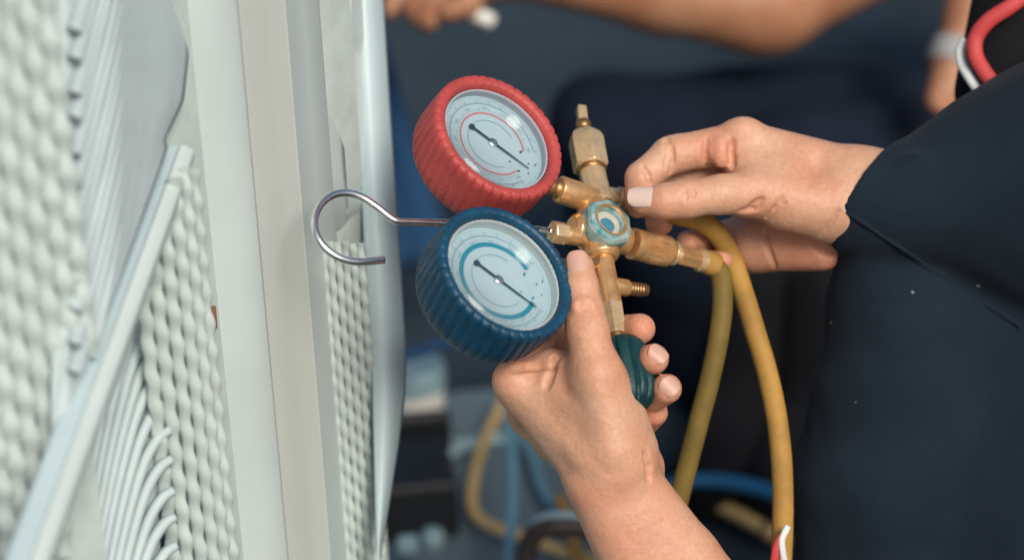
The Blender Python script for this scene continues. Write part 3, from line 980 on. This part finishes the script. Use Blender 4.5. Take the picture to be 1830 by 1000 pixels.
# ================================================================== HOSES ON THE GAUGE SET
oh = thing('charging_hose', P(1205, 920, -30), 'olive hose hanging from brass fitting, nearer the lower hand', 'hose')
op = [LP(1262, 467, 0) + [0, 0, -1], P(1274, 471, -43), P(1287, 486, -41), P(1291, 515, -40), P(1290, 555, -38), P(1282, 610, -37), P(1268, 675, -36), P(1250, 745, -36), P(1232, 815, -38), P(1215, 880, -42), P(1200, 945, -50), P(1190, 1010, -62), P(1185, 1100, -85)]
z0 = LP(1262, 467, 0)[2]
op = [p + np.array([0, 0, 0]) for p in op]
op[0] = LP(1262, 467, 0)
op = [op[0]] + [P(px, py, z0 - 3 + dz) for px, py, dz in ((1276, 472, 0), (1287, 488, 1), (1291, 518, 3), (1290, 560, 4), (1282, 615, 4), (1268, 680, 3), (1250, 748, 1), (1232, 818, -3), (1216, 880, -8), (1203, 940, -16), (1194, 1010, -28), (1188, 1100, -50))]
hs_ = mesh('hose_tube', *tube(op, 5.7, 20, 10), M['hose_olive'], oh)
V, F = tube([LP(1257, 465.5, 0), LP(1268, 469, 0), P(1283, 476, z0 - 2)], 6.6, 20, 8, radii=[5.6, 6.9, 6.9, 6.2])
mesh('hose_ferrule', V, F, M['hose_yellow'], oh)

yh = thing('charging_hose', P(1395, 1000, -30), 'mustard yellow hose curving down beside the navy jacket', 'hose')
yp = [P(px, py, z) for px, py, z in ((1175, 378, -26), (1215, 384, -24), (1252, 395, -27), (1284, 420, -34), (1308, 464, -42), (1328, 522, -42), (1349, 590, -40), (1371, 665, -37), (1387, 740, -32), (1396, 815, -28), (1399, 890, -26), (1398, 960, -26), (1394, 1040, -30), (1390, 1130, -42))]
mesh('hose_tube', *tube(yp, 5.9, 20, 10), M['hose_yellow'], yh)

# ================================================================== THE TECHNICIAN AT THE GAUGES
tech = thing('person', P(1760, 1500, -80), 'technician in navy jacket turning brass manifold fittings with both bare hands', 'person')
ZC = np.array([0, 0, 1.0])

# ---- lower hand: holds the valve from below, thumb up along the neck
q = P
hA = Body(P(860, 1230, -45) - 0, P(1420, 420, 95), 0.8)
c = hA.cone
# forearm and wrist, oval section
c(q(1069, 862, 45), q(1138, 1010, 38), 17, 18.5, 1)
c(q(1138, 1010, 38), q(1225, 1190, 28), 18.5, 22, 3)
c(q(1118, 858, 43), q(1222, 1000, 36), 17, 19, 8)
c(q(1222, 1000, 36), q(1360, 1190, 26), 19, 24, 4)
c(q(1094, 862, 40), q(1180, 1005, 34), 18, 21, 8)
c(q(1180, 1005, 34), q(1292, 1190, 24), 21, 26, 6)
# metacarpals
c(q(1072, 850, 46), q(930, 690, 33), 15, 12.2, 9)
c(q(1072, 852, 34), q(948, 738, 10), 14, 11.5, 9)
c(q(1082, 852, 26), q(988, 782, -8), 14, 11, 9)
c(q(1104, 852, 22), q(1040, 802, -18), 14, 10, 9)
# thumb base and thenar
c(q(1104, 815, 52), q(1070, 672, 60), 17, 13.2, 10)
c(q(1118, 800, 42), q(1092, 700, 48), 16.5, 14, 8)
c(q(1142, 835, 28), q(1122, 780, 30), 13.5, 12, 6)
# web of the thumb
c(q(1045, 715, 52), q(968, 690, 37), 12, 10.5, 9)
c(q(1052, 668, 56), q(985, 655, 36), 9.5, 9.5, 7)
# thumb
c(q(1066, 672, 60), q(1049, 588, 58), 12.4, 10.6, 6)
c(q(1049, 588, 58), q(1044, 552, 55), 10.6, 9.6, 4)
c(q(1044, 552, 55), q(1038, 512, 52), 9.6, 8.8, 3)
c(q(1038, 512, 52), q(1035, 478, 48), 8.8, 7.9, 3)
# index, middle, ring, little: round the back and out again on the far side of the knob
hA.chain([q(930, 690, 33), q(1000, 612, 6), q(1090, 594, 6), q(1144, 587, 34)], [11.6, 10.2, 8.8, 8.0], 3.5, 7)
hA.chain([q(948, 738, 10), q(1030, 668, -10), q(1118, 654, 12), q(1168, 641, 50)], [11.2, 10.2, 8.8, 7.9], 2.2, 6)
hA.chain([q(988, 782, -8), q(1062, 742, -16), q(1140, 724, 12), q(1192, 694, 50)], [10.6, 9.8, 8.4, 7.7], 2.2, 5)
hA.chain([q(1040, 802, -18), q(1092, 792, -20), q(1142, 764, 2), q(1170, 737, 26)], [9.6, 9.0, 7.8, 7.0], 2.0, 5)
# knuckle pads and tendon relief
hA.ball(q(912, 676, 41), [9, 9, 8], 7)
hA.ball(q(932, 730, 22), [8, 8, 8], 6)
c(q(1040, 815, 58), q(945, 705, 42), 4, 3.5, 9)
c(q(1095, 800, 64), q(1062, 670, 68), 4, 3.5, 10)
c(q(1078, 800, 55), q(1000, 695, 44), 11, 9, 10)
hA.ball(q(1042, 548, 63.6), [5.5, 4, 2.6], 3)
# creases
K = hA.crease_px
K([(1006, 590), (1004, 612), (1000, 632), (988, 646), (968, 652), (940, 655), (915, 660)], 1.3, 3.0)
K([(990, 598), (965, 622), (930, 640)], .9, 2.4)
K([(998, 640), (985, 660), (975, 690)], .9, 3.5)
for k in range(3):
    K([(1031, 538 + 7 * k), (1044, 541 + 6 * k), (1058, 538 + 7 * k)], .7, 1.4)
K([(1160, 858), (1161, 835), (1154, 808)], .8, 3.0)
K([(1183, 925), (1188, 937)], .6, 1.4)
K([(1176, 668), (1192, 668)], .6, 1.6)
VA, FA = hA.mesh(2)

# ---- upper hand: thumb and index finger on the rear coupling, the other fingers round the yellow hose
hB = Body([*P(1085, 520, -20)[:2], -98], [*P(1800, 190, -20)[:2], 36], 0.8)
c = hB.cone
# wrist and forearm into the sleeve
c(q(1510, 345, -12), q(1700, 362, -15), 20, 22, 1)
c(q(1535, 315, -18), q(1720, 345, -20), 15.5, 20, 8)
c(q(1500, 385, -14), q(1680, 392, -18), 14, 18, 8)
# back of the hand
c(q(1535, 318, -18), q(1330, 256, -18), 15.5, 12.2, 8)
c(q(1525, 335, -28), q(1350, 300, -36), 15, 11.5, 8)
c(q(1510, 365, -32), q(1375, 350, -50), 14, 12, 8)
c(q(1420, 360, -44), q(1360, 400, -58), 13, 13, 8)
# thumb metacarpal, thenar, web
c(q(1500, 372, -6), q(1345, 345, 2), 15.5, 12.3, 8)
c(q(1480, 392, -10), q(1400, 375, -5), 11.5, 11, 7)
c(q(1400, 315, -8), q(1345, 300, -10), 13, 10, 9)
c(q(1365, 320, -6), q(1320, 300, -12), 9, 7, 8)
# thumb
c(q(1345, 345, 2), q(1290, 347, 8), 11.2, 9.8, 7)
c(q(1290, 347, 8), q(1225, 356, 11), 9.8, 9.9, 5)
c(q(1225, 356, 11), q(1190, 360, 11), 9.9, 9.4, 3)
c(q(1190, 360, 11), q(1152, 360, 8), 9.4, 7.2, 3)
# index finger bent over
c(q(1330, 254, -18), q(1212, 274, -13), 11.8, 9.9, 5)
c(q(1212, 274, -13), q(1196, 278, -12), 9.9, 9.9, 3)
c(q(1196, 278, -12), q(1147, 318, -8), 9.8, 8.8, 2.5)
c(q(1147, 318, -8), q(1140, 366, -8), 8.8, 7.2, 2.5)
hB.ball(q(1288, 272, -6.5), [5.2, 8.6, 4.5], 3.0)
hB.ball(q(1326, 232, -12), [9, 6, 7], 6)
# middle finger behind the index
hB.chain([q(1350, 300, -36), q(1230, 318, -36), q(1180, 352, -33), q(1178, 398, -28)], [11, 9.6, 8.6, 7.6], 2.5, 5)
# heel of the hand and the lower fingers, curled round the hose
c(q(1468, 446, -34), q(1352, 436, -54), 11.8, 15.4, 3)
c(q(1478, 415, -32), q(1400, 405, -50), 12, 13, 6)
c(q(1352, 436, -54), q(1332, 425, -60), 15, 14, 5)
hB.chain([q(1345, 428, -64), q(1292, 424, -64), q(1254, 429, -50), q(1230, 433, -40)], [10.5, 8.8, 7.8, 6.8], 2.2, 4)
hB.chain([q(1350, 455, -64), q(1316, 468, -60), q(1290, 463, -39)], [10, 8.4, 6.6], 2.0, 3)
# creases
K = hB.crease_px
K([(1190, 244), (1199, 262), (1202, 285), (1198, 308)], .9, 1.8)
K([(1186, 250), (1192, 275), (1188, 300)], .6, 1.4)
K([(1262, 246), (1259, 272), (1263, 303)], 1.0, 2.0)
K([(1308, 250), (1306, 272), (1310, 298)], 1.0, 2.4)
K([(1147, 296), (1158, 312), (1163, 332)], .8, 1.8)
K([(1222, 338), (1228, 347), (1226, 358)], .6, 1.3)
K([(1232, 333), (1241, 343), (1239, 356)], .7, 1.4)
K([(1216, 342), (1219, 352)], .5, 1.2)
K([(1324, 378), (1338, 376), (1348, 366), (1362, 356)], 1.1, 2.4)
K([(1368, 390), (1384, 372), (1400, 350)], .55, 1.6)
K([(1380, 394), (1396, 376), (1404, 360)], .45, 1.4)
K([(1338, 372), (1352, 374), (1362, 366)], .6, 1.4)
K([(1466, 425), (1482, 402), (1500, 375)], .5, 1.6)
K([(1448, 436), (1465, 447), (1488, 460)], 1.0, 2.0)
K([(1366, 408), (1370, 435), (1386, 480)], .8, 2.0)
VB, FB = hB.mesh(2)

# ---- the rest of the body inside the clothes
tb = Body(P(1380, 1650, -330), P(2350, -200, 200), 9.0)
tb.cone(P(2000, 480, -150), P(1950, 1150, -150), 62, 70, 10)
tb.cone(P(1690, 362, -18), P(1960, 350, -50), 20, 42, 10)
tb.cone(P(1960, 350, -50), P(2010, 420, -150), 42, 55, 20)
tb.cone(P(1300, 1180, 26), P(1560, 1500, -10), 26, 40, 10)
tb.cone(P(1560, 1500, -10), P(1900, 1100, -150), 42, 60, 20)
VT, FT = tb.mesh(1)
VV = np.concatenate([VA, VB, VT]); FF = np.concatenate([FA, FB + len(VA), FT + len(VA) + len(VB)])
body = mesh('body', VV, FF, M['skin'], tech)
set_flush(body, VV, [(q(1141, 587, 46), 12, .7), (q(1168, 641, 50), 12, .6), (q(1192, 694, 50), 12, .6), (q(1170, 740, 26), 12, .8), (q(905, 680, 35), 16, .45), (q(1042, 548, 64), 9, .35),
                     (q(1035, 478, 50), 8, .4), (q(960, 640, 30), 22, .5), (q(1060, 900, 60), 30, .35), (q(1130, 960, 55), 26, .45),
                     (q(1150, 358, 10), 12, .5), (q(1180, 372, 14), 14, .45), (q(1140, 350, -8), 14, .45), (q(1290, 275, -6), 12, .5), (q(1240, 432, -46), 14, .85), (q(1292, 463, -42), 12, .85),
                     (q(1400, 445, -34), 34, .45), (q(1236, 350, 20), 8, .3), (q(1180, 405, -28), 14, .7), (q(1340, 385, 0), 14, .4)])

def nail(tip, base, out, wid, ln, rad, m, lift=.35, off=0.0):
    """curved plate on a finger end: tip/base give the finger's direction, out the way it faces"""
    tip, base = np.asarray(tip, float), np.asarray(base, float)
    d = nrm(tip - base); o = nrm(np.asarray(out, float) - d * np.dot(out, d)); s_ = np.cross(d, o)
    nu, nv = 13, 11
    V = []
    for layer in (0, 1):
        for i in range(nu):
            u = i / (nu - 1)
            prof = (min(1, u / .25) ** .45 if u < .25 else 1) * (1 if u < .8 else math.sqrt(max(0.0, 1 - ((u - .8) / .2) ** 2 * .55)))
            for j in range(nv):
                v = (j / (nv - 1) * 2 - 1) * prof
                a = v * wid / 2 / rad
                x_ = (u - .5) * ln * (1 - .12 * v * v * (u > .5))
                h_ = rad * math.cos(a) - .10 * ln * max(0, u - .45) ** 2 * 4 * .35
                V.append(tip + d * (x_ + off) + s_ * rad * math.sin(a) + o * (h_ + lift - layer * .9 - (.35 if j in (0, nv - 1) or i in (0,) else 0)))
    F = []
    n_ = nu * nv
    for i in range(nu - 1):
        for j in range(nv - 1):
            a = i * nv + j
            F.append((a, a + 1, a + nv + 1, a + nv)); F.append((n_ + a, n_ + a + nv, n_ + a + nv + 1, n_ + a + 1))
    return mesh('nail', V, F, m, body)
nail(q(1034, 478, 48.5), q(1038, 512, 52), [-.08, .25, 1], 12.2, 13.5, 8.1, M['nail'])
nail(q(1157, 359.5, 8.6), q(1192, 360, 11), [0, .40, 1], 13.0, 20.0, 8.3, M['nail_pale'], lift=.5, off=-.5)
t_ = q(1168, 641, 50); nail(t_, t_ - np.array([.75, -.62, .1]) * 10, [.30, .45, .85], 10.0, 11.0, 7.9, M['nail'], lift=.25)
t_ = q(1192, 694, 50); nail(t_, t_ - np.array([.62, -.60, .1]) * 10, [.10, .25, .95], 10.0, 10.5, 7.7, M['nail'], lift=.25)

# ---- jacket
jk = Body([*P(1370, 1400, 0)[:2], -260], [*P(2350, -250, 0)[:2], 110], 2.2)
c = jk.cone
# body of the jacket, hanging from under the sleeve
c(P(1860, 640, -120), P(1830, 1050, -110), 88, 96, 8, flat=(ZC, .75))
c(P(1830, 1050, -110), P(1830, 1350, -90), 96, 110, 20)
c(P(1562, 425, -28), P(1606, 565, -46), 21, 37, 6)
c(P(1606, 565, -46), P(1592, 720, -54), 37, 43, 14)
c(P(1592, 720, -54), P(1566, 870, -58), 43, 46, 14)
c(P(1566, 870, -58), P(1562, 1200, -58), 46, 48, 14)
c(P(1690, 560, -70), P(1700, 1100, -75), 48, 60, 20)
# sleeve
c(P(1572, 352, -15), P(2010, 350, -55), 19, 94, 9)
c(P(1560, 370, -16), P(1600, 372, -15), 24, 26, 10)
# cuff: follows the wrist, cut clean and hollow
for a0, b0, r0, r1 in ((q(1510, 345, -12), q(1700, 362, -15), 20, 22), (q(1535, 315, -18), q(1720, 345, -20), 15.5, 20), (q(1500, 385, -14), q(1680, 392, -18), 14, 18)):
    c(a0, b0, r0 + 5.0, r1 + 5.0, 6)
# folds
c(P(1580, 362, 1), P(1640, 288, 9), 5, 4, 11)
cm = (P(1590, 262, -14) - P(1485, 440, -14)) / 2
jk.cut(P(1537, 351, -14), np.cross(cm, np.array([-10, 0, 24.0])) * (1 if np.cross(cm, np.array([-10, 0, 24.0]))[0] > 0 else -1), 2.0)
for a0, b0, r0, r1 in ((q(1480, 342, -12), q(1620, 354, -14), 20, 21), (q(1500, 310, -17), q(1640, 332, -19), 15.5, 17), (q(1470, 384, -13), q(1610, 390, -16), 14, 15)):
    c(a0, b0, r0 + .9, r1 - 3, 3, sub=True)
VJ, FJ = jk.mesh(5)
dsp = (wave(VJ, .035, 5) * 2.1 + wave(VJ, .09, 9) * .7 + wave(VJ * [1, .35, 1], .07, 12) * 1.2 + wave(VJ * [1, .6, 1], .22, 15) * .38) * np.clip((np.linalg.norm(VJ - P(1537, 351, -14), axis=1) - 28) / 50, .12, 1)
nn = np.zeros_like(VJ)
fa = np.cross(VJ[FJ[:, 1]] - VJ[FJ[:, 0]], VJ[FJ[:, 2]] - VJ[FJ[:, 0]])
for k in range(4): np.add.at(nn, FJ[:, k], fa)
nn /= np.linalg.norm(nn, axis=1)[:, None] + 1e-9
VJ = VJ + nn * dsp[:, None]
jacket = mesh('jacket', VJ, FJ, M['navy'], tech)
seam = jk.on_surface([(1512 + 8 * i, 378 + 5.25 * i) for i in range(42)], .4)
mesh('sleeve_seam', *tube(seam[::3], 1.5, 10, 4, flat=.8), M['navy'], jacket)
seam = jk.on_surface([(1512 + 8 * i, 384 + 5.25 * i) for i in range(42)], .2)
mesh('sleeve_seam', *tube(seam[::3], .9, 8, 4, flat=.8), M['navy'], jacket)

collar = Body(P(1660, 260, -170), P(2000, -160, -40), 2.5)
collar.cone(P(1845, -90, -112), P(1792, 165, -102), 29, 28, 2, flat=(ZC, 1.1))
VC, FC = collar.mesh(2)
cl_ = mesh('collar', VC + 0, FC, M['black'], jacket)
mesh('red_piping', *tube([P(1850, -22, -72), P(1805, 12, -72), P(1766, 38, -75), P(1744, 68, -78), P(1743, 98, -77), P(1756, 124, -74), P(1772, 146, -72)], 4.6, 14, 8, flat=.7), M['red_trim'], jacket)
mesh('white_piping', *tube([P(1727, 72, -84), P(1717, 90, -86), P(1720, 114, -85), P(1733, 138, -80), P(1752, 166, -78)], 3.4, 14, 8, flat=.7), M['white_trim'], jacket)
mesh('red_piping', *tube([P(1397, 958, -10), P(1388, 980, -10), P(1382, 1020, -12)], 2.6, 12, 6, flat=.6), M['red_trim'], jacket)
mesh('white_piping', *tube([P(1408, 940, -12), P(1398, 962, -9), P(1399, 985, -9), P(1406, 1025, -12)], 1.9, 12, 6, flat=.6), M['white_trim'], jacket)

# ================================================================== SECOND TECHNICIAN, CROUCHING BEHIND
man = thing('person', G(1250, 880, 0), 'second technician crouching behind in dark navy trousers, bare arm reaching across', 'person')
fb = Body(P(640, 260, -1150), P(1900, -420, -480), 4.0)
c = fb.cone
c(P(925, -62, -740), P(1180, -22, -770), 27, 38, 3)
c(P(1180, -22, -770), P(1345, 6, -790), 38, 43, 14)
c(P(1345, 6, -790), P(1385, 12, -795), 42, 40, 10)
c(P(1372, 6, -795), P(1640, -145, -850), 43, 50, 12)
c(P(1640, -145, -850), P(1800, -260, -930), 52, 60, 14)
# hand
c(P(925, -62, -740), P(850, -52, -735), 27, 27, 12)
c(P(850, -52, -735), P(785, -28, -730), 27, 22, 12)
fb.chain([P(790, -30, -716), P(742, 12, -705), P(758, 42, -700)], [14, 11.5, 9], 4, 8)
fb.chain([P(810, -28, -704), P(776, 14, -695), P(768, 40, -690)], [13, 11, 8.5], 4, 8)
fb.chain([P(770, -40, -735), P(712, -8, -730), P(700, 18, -725)], [13, 11, 9], 4, 8)
fb.chain([P(850, -30, -700), P(838, 8, -684), P(800, 22, -682)], [14, 11.5, 9], 4, 9)
# other arm, mostly behind the jacket
c(P(1750, -60, -760), P(1730, 30, -752), 24, 20, 6)
c(P(1730, 30, -752), P(1704, 110, -742), 19, 17, 8)
c(P(1706, 110, -742), P(1694, 160, -732), 19, 16, 8)
fb.chain([P(1686, 150, -732), P(1672, 180, -722), P(1680, 196, -716)], [11, 9, 8], 4, 6)
fb.chain([P(1700, 150, -735), P(1692, 190, -728), P(1700, 205, -722)], [11, 9, 8], 4, 6)
VF_, FF_ = fb.mesh(3)
# trunk, under the shirt
tb = Body(P(1100, 700, -1700), P(2650, -700, -600), 12.0)
tb.cone(P(2050, -320, -1150), P(1900, 260, -1200), 100, 110, 10)
tb.cone(P(1790, -255, -930), P(2040, -330, -1150), 52, 60, 10)
VT, FT = tb.mesh(1)
b2 = mesh('body', np.vstack([VF_, VT]), np.vstack([FF_, FT + len(VF_)]), M['skin_far'], man)
set_flush(b2, np.vstack([VF_, VT]), [(P(760, 40, -700), 20, .5)])

tr = Body(P(900, 1000, -1500), P(2050, 40, -560), 6.0)
c = tr.cone
c(P(1085, 235, -830), P(1660, 250, -1010), 54, 82, 6)         # far thigh
c(P(1085, 235, -830), P(1150, 640, -980), 56, 44, 18)         # shin
c(P(1150, 640, -980), P(1160, 760, -1010), 44, 46, 10)
c(P(1250, 430, -760), P(1680, 470, -950), 66, 88, 10)         # near thigh
c(P(1250, 430, -760), P(1330, 800, -860), 62, 50, 14)
c(P(1420, 330, -800), P(1640, 330, -900), 66, 80, 20)
c(P(1600, 150, -1030), P(1750, 300, -1050), 70, 120, 20)
VR, FR = tr.mesh(3)
fa = np.cross(VR[FR[:, 1]] - VR[FR[:, 0]], VR[FR[:, 2]] - VR[FR[:, 0]])
nn = np.zeros_like(VR)
for k in range(4): np.add.at(nn, FR[:, k], fa)
nn /= np.linalg.norm(nn, axis=1)[:, None] + 1e-9
VR = VR + nn * (wave(VR, .018, 31) * 5 + wave(VR, .05, 32) * 1.6)[:, None]
mesh('trousers', VR, FR, M['navy_far'], man)
sh = Body(P(1480, 430, -1500), P(2700, -800, -640), 8.0)
sh.cone(P(2050, -320, -1150), P(1900, 260, -1200), 130, 140, 10)
sh.cone(P(1760, -230, -915), P(2040, -330, -1150), 72, 90, 20)
VS, FS = sh.mesh(3)
mesh('shirt', VS, FS, M['navy_far'], man)
# pale wristband on the hidden arm
mesh('wristband', *lathe([(20.5, -11), (21.5, -10), (21.8, 10), (20.5, 11)], P(1706, 100, -743), P(1704, 110, -742) - P(1730, 30, -752), 32), M['band_grey'], man, angle=40)
# boots
for x, y in ((1345, 780), (1470, 800)):
    g0 = G(x, y, 0.0)
    bt = Body(g0 - 220, g0 + 220, 6.0)
    fw = nrm(WI(np.array([-.35, -.9, 0]) + TG) ); up = UPV
    bt.cone(g0 + up * 34, g0 + fw * 130 + up * 32, 40, 36, 4)
    bt.cone(g0 + up * 40, g0 + up * 150 - fw * 10, 44, 42, 16)
    bv, bf = bt.mesh(2)
    mesh('boot', bv, bf, M['black'], man)

# what the far hand holds
st = thing('marker_stick', P(858, 32, -690), 'short white rounded stick held by the far hand', 'stick')
mesh('barrel', *rod(P(822, 14, -688), P(884, 41, -690), [(4, 0), (6.0, .04), (6.6, .1), (6.6, .9), (5.6, .97), (3, 1)], 20), M['plastic_white'], st)

# ================================================================== TOOLS ON THE GROUND
def box(name, c_px, size, rot, m, h0=0.0, parent=None, bev=6):
    """upright box standing on the ground; size in mm (wide, deep, high), c_px the pixel of its ground centre"""
    w_ = W(G(c_px[0], c_px[1], h0)) if not isinstance(c_px, np.ndarray) else c_px
    cs, sn = math.cos(rot), math.sin(rot)
    v = []
    for z in (0, size[2]):
        for x, y in ((-1, -1), (1, -1), (1, 1), (-1, 1)):
            a, b = x * size[0] / 2, y * size[1] / 2
            v.append(w_ + np.array([a * cs - b * sn, a * sn + b * cs, z]) * .001)
    f = [(0, 3, 2, 1), (4, 5, 6, 7), (0, 1, 5, 4), (1, 2, 6, 5), (2, 3, 7, 6), (3, 0, 4, 7)]
    return bevel(mesh(name, v, f, m, parent, smooth=False, world=True), bev * .001, 3)
def cyl(name, c_px, prof, m, parent=None, n=32, h0=0.0, ax=None):
    w_ = G(c_px[0], c_px[1], h0)
    return mesh(name, *lathe(prof, w_, UPV if ax is None else ax, n), m, parent, angle=40)

# open tool case
tc_ = thing('tool_case', G(780, 960, 0), 'black open tool case standing behind the condenser unit edge', 'tool case')
box('tray', (712, 945), (95, 80, 62), .12, M['plastic_black'], parent=tc_)
box('lid', (712, 850), (95, 14, 60), .12, M['plastic_black'], parent=tc_)
box('latch', (730, 985), (16, 8, 14), .12, M['plastic_pale'], h0=.03, parent=tc_, bev=2)
# grey mat
gm = box('rubber_mat', (850, 1010), (330, 560, 12), .1, M['plastic_grey'], bev=3)
tag(gm, 'blue grey mat on the ground below the blue gauge', 'mat')
# jar
jr = thing('plastic_jar', G(748, 790, 0), 'small pale jar on the ground beside the unit edge', 'jar')
cyl('jar_body', (748, 790), [(22, 12), (25, 16), (25, 50), (22, 56)], M['plastic_white'], jr)
cyl('lid', (748, 790), [(24, 56.5), (27, 58), (27, 76), (24, 79)], M['plastic_pale'], jr)
box('label_band', (748, 796), (30, 4, 22), 0, M['hose_deep'], h0=.025, parent=jr, bev=1)
# pale spanner
sp = thing('spanner', G(830, 800, .014), 'pale blue grey spanner lying on the mat behind the lower hand', 'spanner')
a_, b_ = G(800, 800, .02), G(900, 782, .02)
mesh('shaft', *tube([a_, pt_lerp(a_, b_, .5), b_], 6, 12, 4, flat=.6), M['plastic_pale'], sp)
mesh('ring_end', *lathe([(6, -4), (13, -4), (14, 0), (13, 4), (6, 4)], a_, UPV, 24, closed=True), M['plastic_pale'], sp)
# valve cap
cp_ = thing('valve_cap', G(775, 992, .012), 'small round pale cap on the mat at the bottom edge', 'cap')
cyl('cap_body', (775, 994), [(8, 13), (9.5, 15), (9.5, 22), (7, 25), (3, 26)], M['plastic_pale'], cp_)
cyl('cap_rim', (775, 994), [(9, 12.2), (11, 12.4), (11, 14.2), (9, 14.6)], M['chrome'], cp_)

def ghose(name, pts, r, m, label, ends=None):
    t = thing(name, G(pts[0][0], pts[0][1], pts[0][2]), label, 'hose')
    pp = [G(x, y, h) for x, y, h in pts]
    mesh('hose_tube', *tube(pp, r, 14, 8), m, t)
    a, b = pp[-1], pp[-1] + nrm(pp[-1] - pp[-2]) * 26
    mesh('end_fitting', *rod(a, b, [(r * 1.05, 0), (r * 1.35, .1), (r * 1.35, .55), (r * .9, .6), (r * .9, 1)], 14), M['brass'], t)
    return t
ghose('service_hose', [(910, 690, .05), (890, 738, .045), (866, 785, .04), (850, 840, .035), (843, 885, .03), (848, 914, .03), (878, 938, .03), (935, 958, .03), (1000, 982, .03), (1070, 1005, .03), (1160, 1050, .03)], 5.0, M['hose_pale'], 'pale yellow hose bending round on the mat below the gauges')
ghose('service_hose', [(905, 690, .11), (912, 760, .10), (916, 830, .09), (916, 900, .08), (912, 960, .07), (908, 1040, .06)], 4.2, M['hose_blue'], 'pale blue hose running straight down behind the wrist')
ghose('service_hose', [(930, 770, .03), (952, 815, .028), (966, 865, .028), (992, 905, .028), (1030, 925, .028), (1090, 940, .028)], 4.6, M['hose_blue'], 'pale blue hose curling under the bare forearm')
ghose('service_hose', [(1000, 890, .045), (1016, 925, .045), (1024, 965, .045), (1040, 1010, .045), (1060, 1060, .045)], 5.0, M['hose_yellow'], 'thin yellow hose crossing under the dark strap')
ghose('service_hose', [(1160, 900, .05), (1195, 868, .05), (1250, 858, .05), (1310, 862, .05), (1370, 876, .05), (1440, 905, .05), (1500, 950, .05)], 6.2, M['hose_deep'], 'blue blue hose arching behind the olive hose')
ghose('service_hose', [(1200, 895, .02), (1240, 892, .02), (1290, 905, .02), (1340, 930, .02), (1365, 944, .02)], 6.0, M['hose_pale'], 'short pale yellow hose below the bright blue hose')
ghose('service_hose', [(690, 640, .12), (740, 632, .12), (800, 612, .12), (850, 590, .12), (930, 560, .12)], 5.5, M['denim'], 'dark blue hose behind the blue gauge rim')
# strap
sg_ = thing('carry_strap', P(936, 1070, -520), 'dark leather strap standing in a loop beneath the forearm', 'strap')
pp = crom([P(936, 1070, -520), P(938, 1010, -515), P(943, 968, -510), P(958, 944, -505), P(985, 934, -500), P(1030, 936, -500), P(1080, 950, -505), P(1140, 985, -510)], 8)
mesh('band', *tube(pp + np.array([0, 4, 60.0]), 7.5, 12, 2, smooth_path=False), M['leather'], sg_)
mesh('band_edge', *tube(pp[18:] + np.array([0, 11.5, 60.0]), 3.6, 10, 2, smooth_path=False), M['plastic_pale'], sg_)
# blue cloth hanging behind the unit
bc = Body(P(600, 520, -1040), P(860, 20, -760), 5)
bc.cone(P(672, 60, -900), P(714, 240, -900), 9, 12, 5)
bc.cone(P(714, 240, -900), P(765, 440, -905), 12, 24, 8)
bc.cone(P(714, 240, -915), P(690, 440, -915), 12, 30, 8)
VV_, FF2 = bc.mesh(2)
tag(mesh('work_cloth', VV_, FF2, M['denim']), 'dark blue cloth hanging behind the unit edge, left of the red gauge', 'cloth')
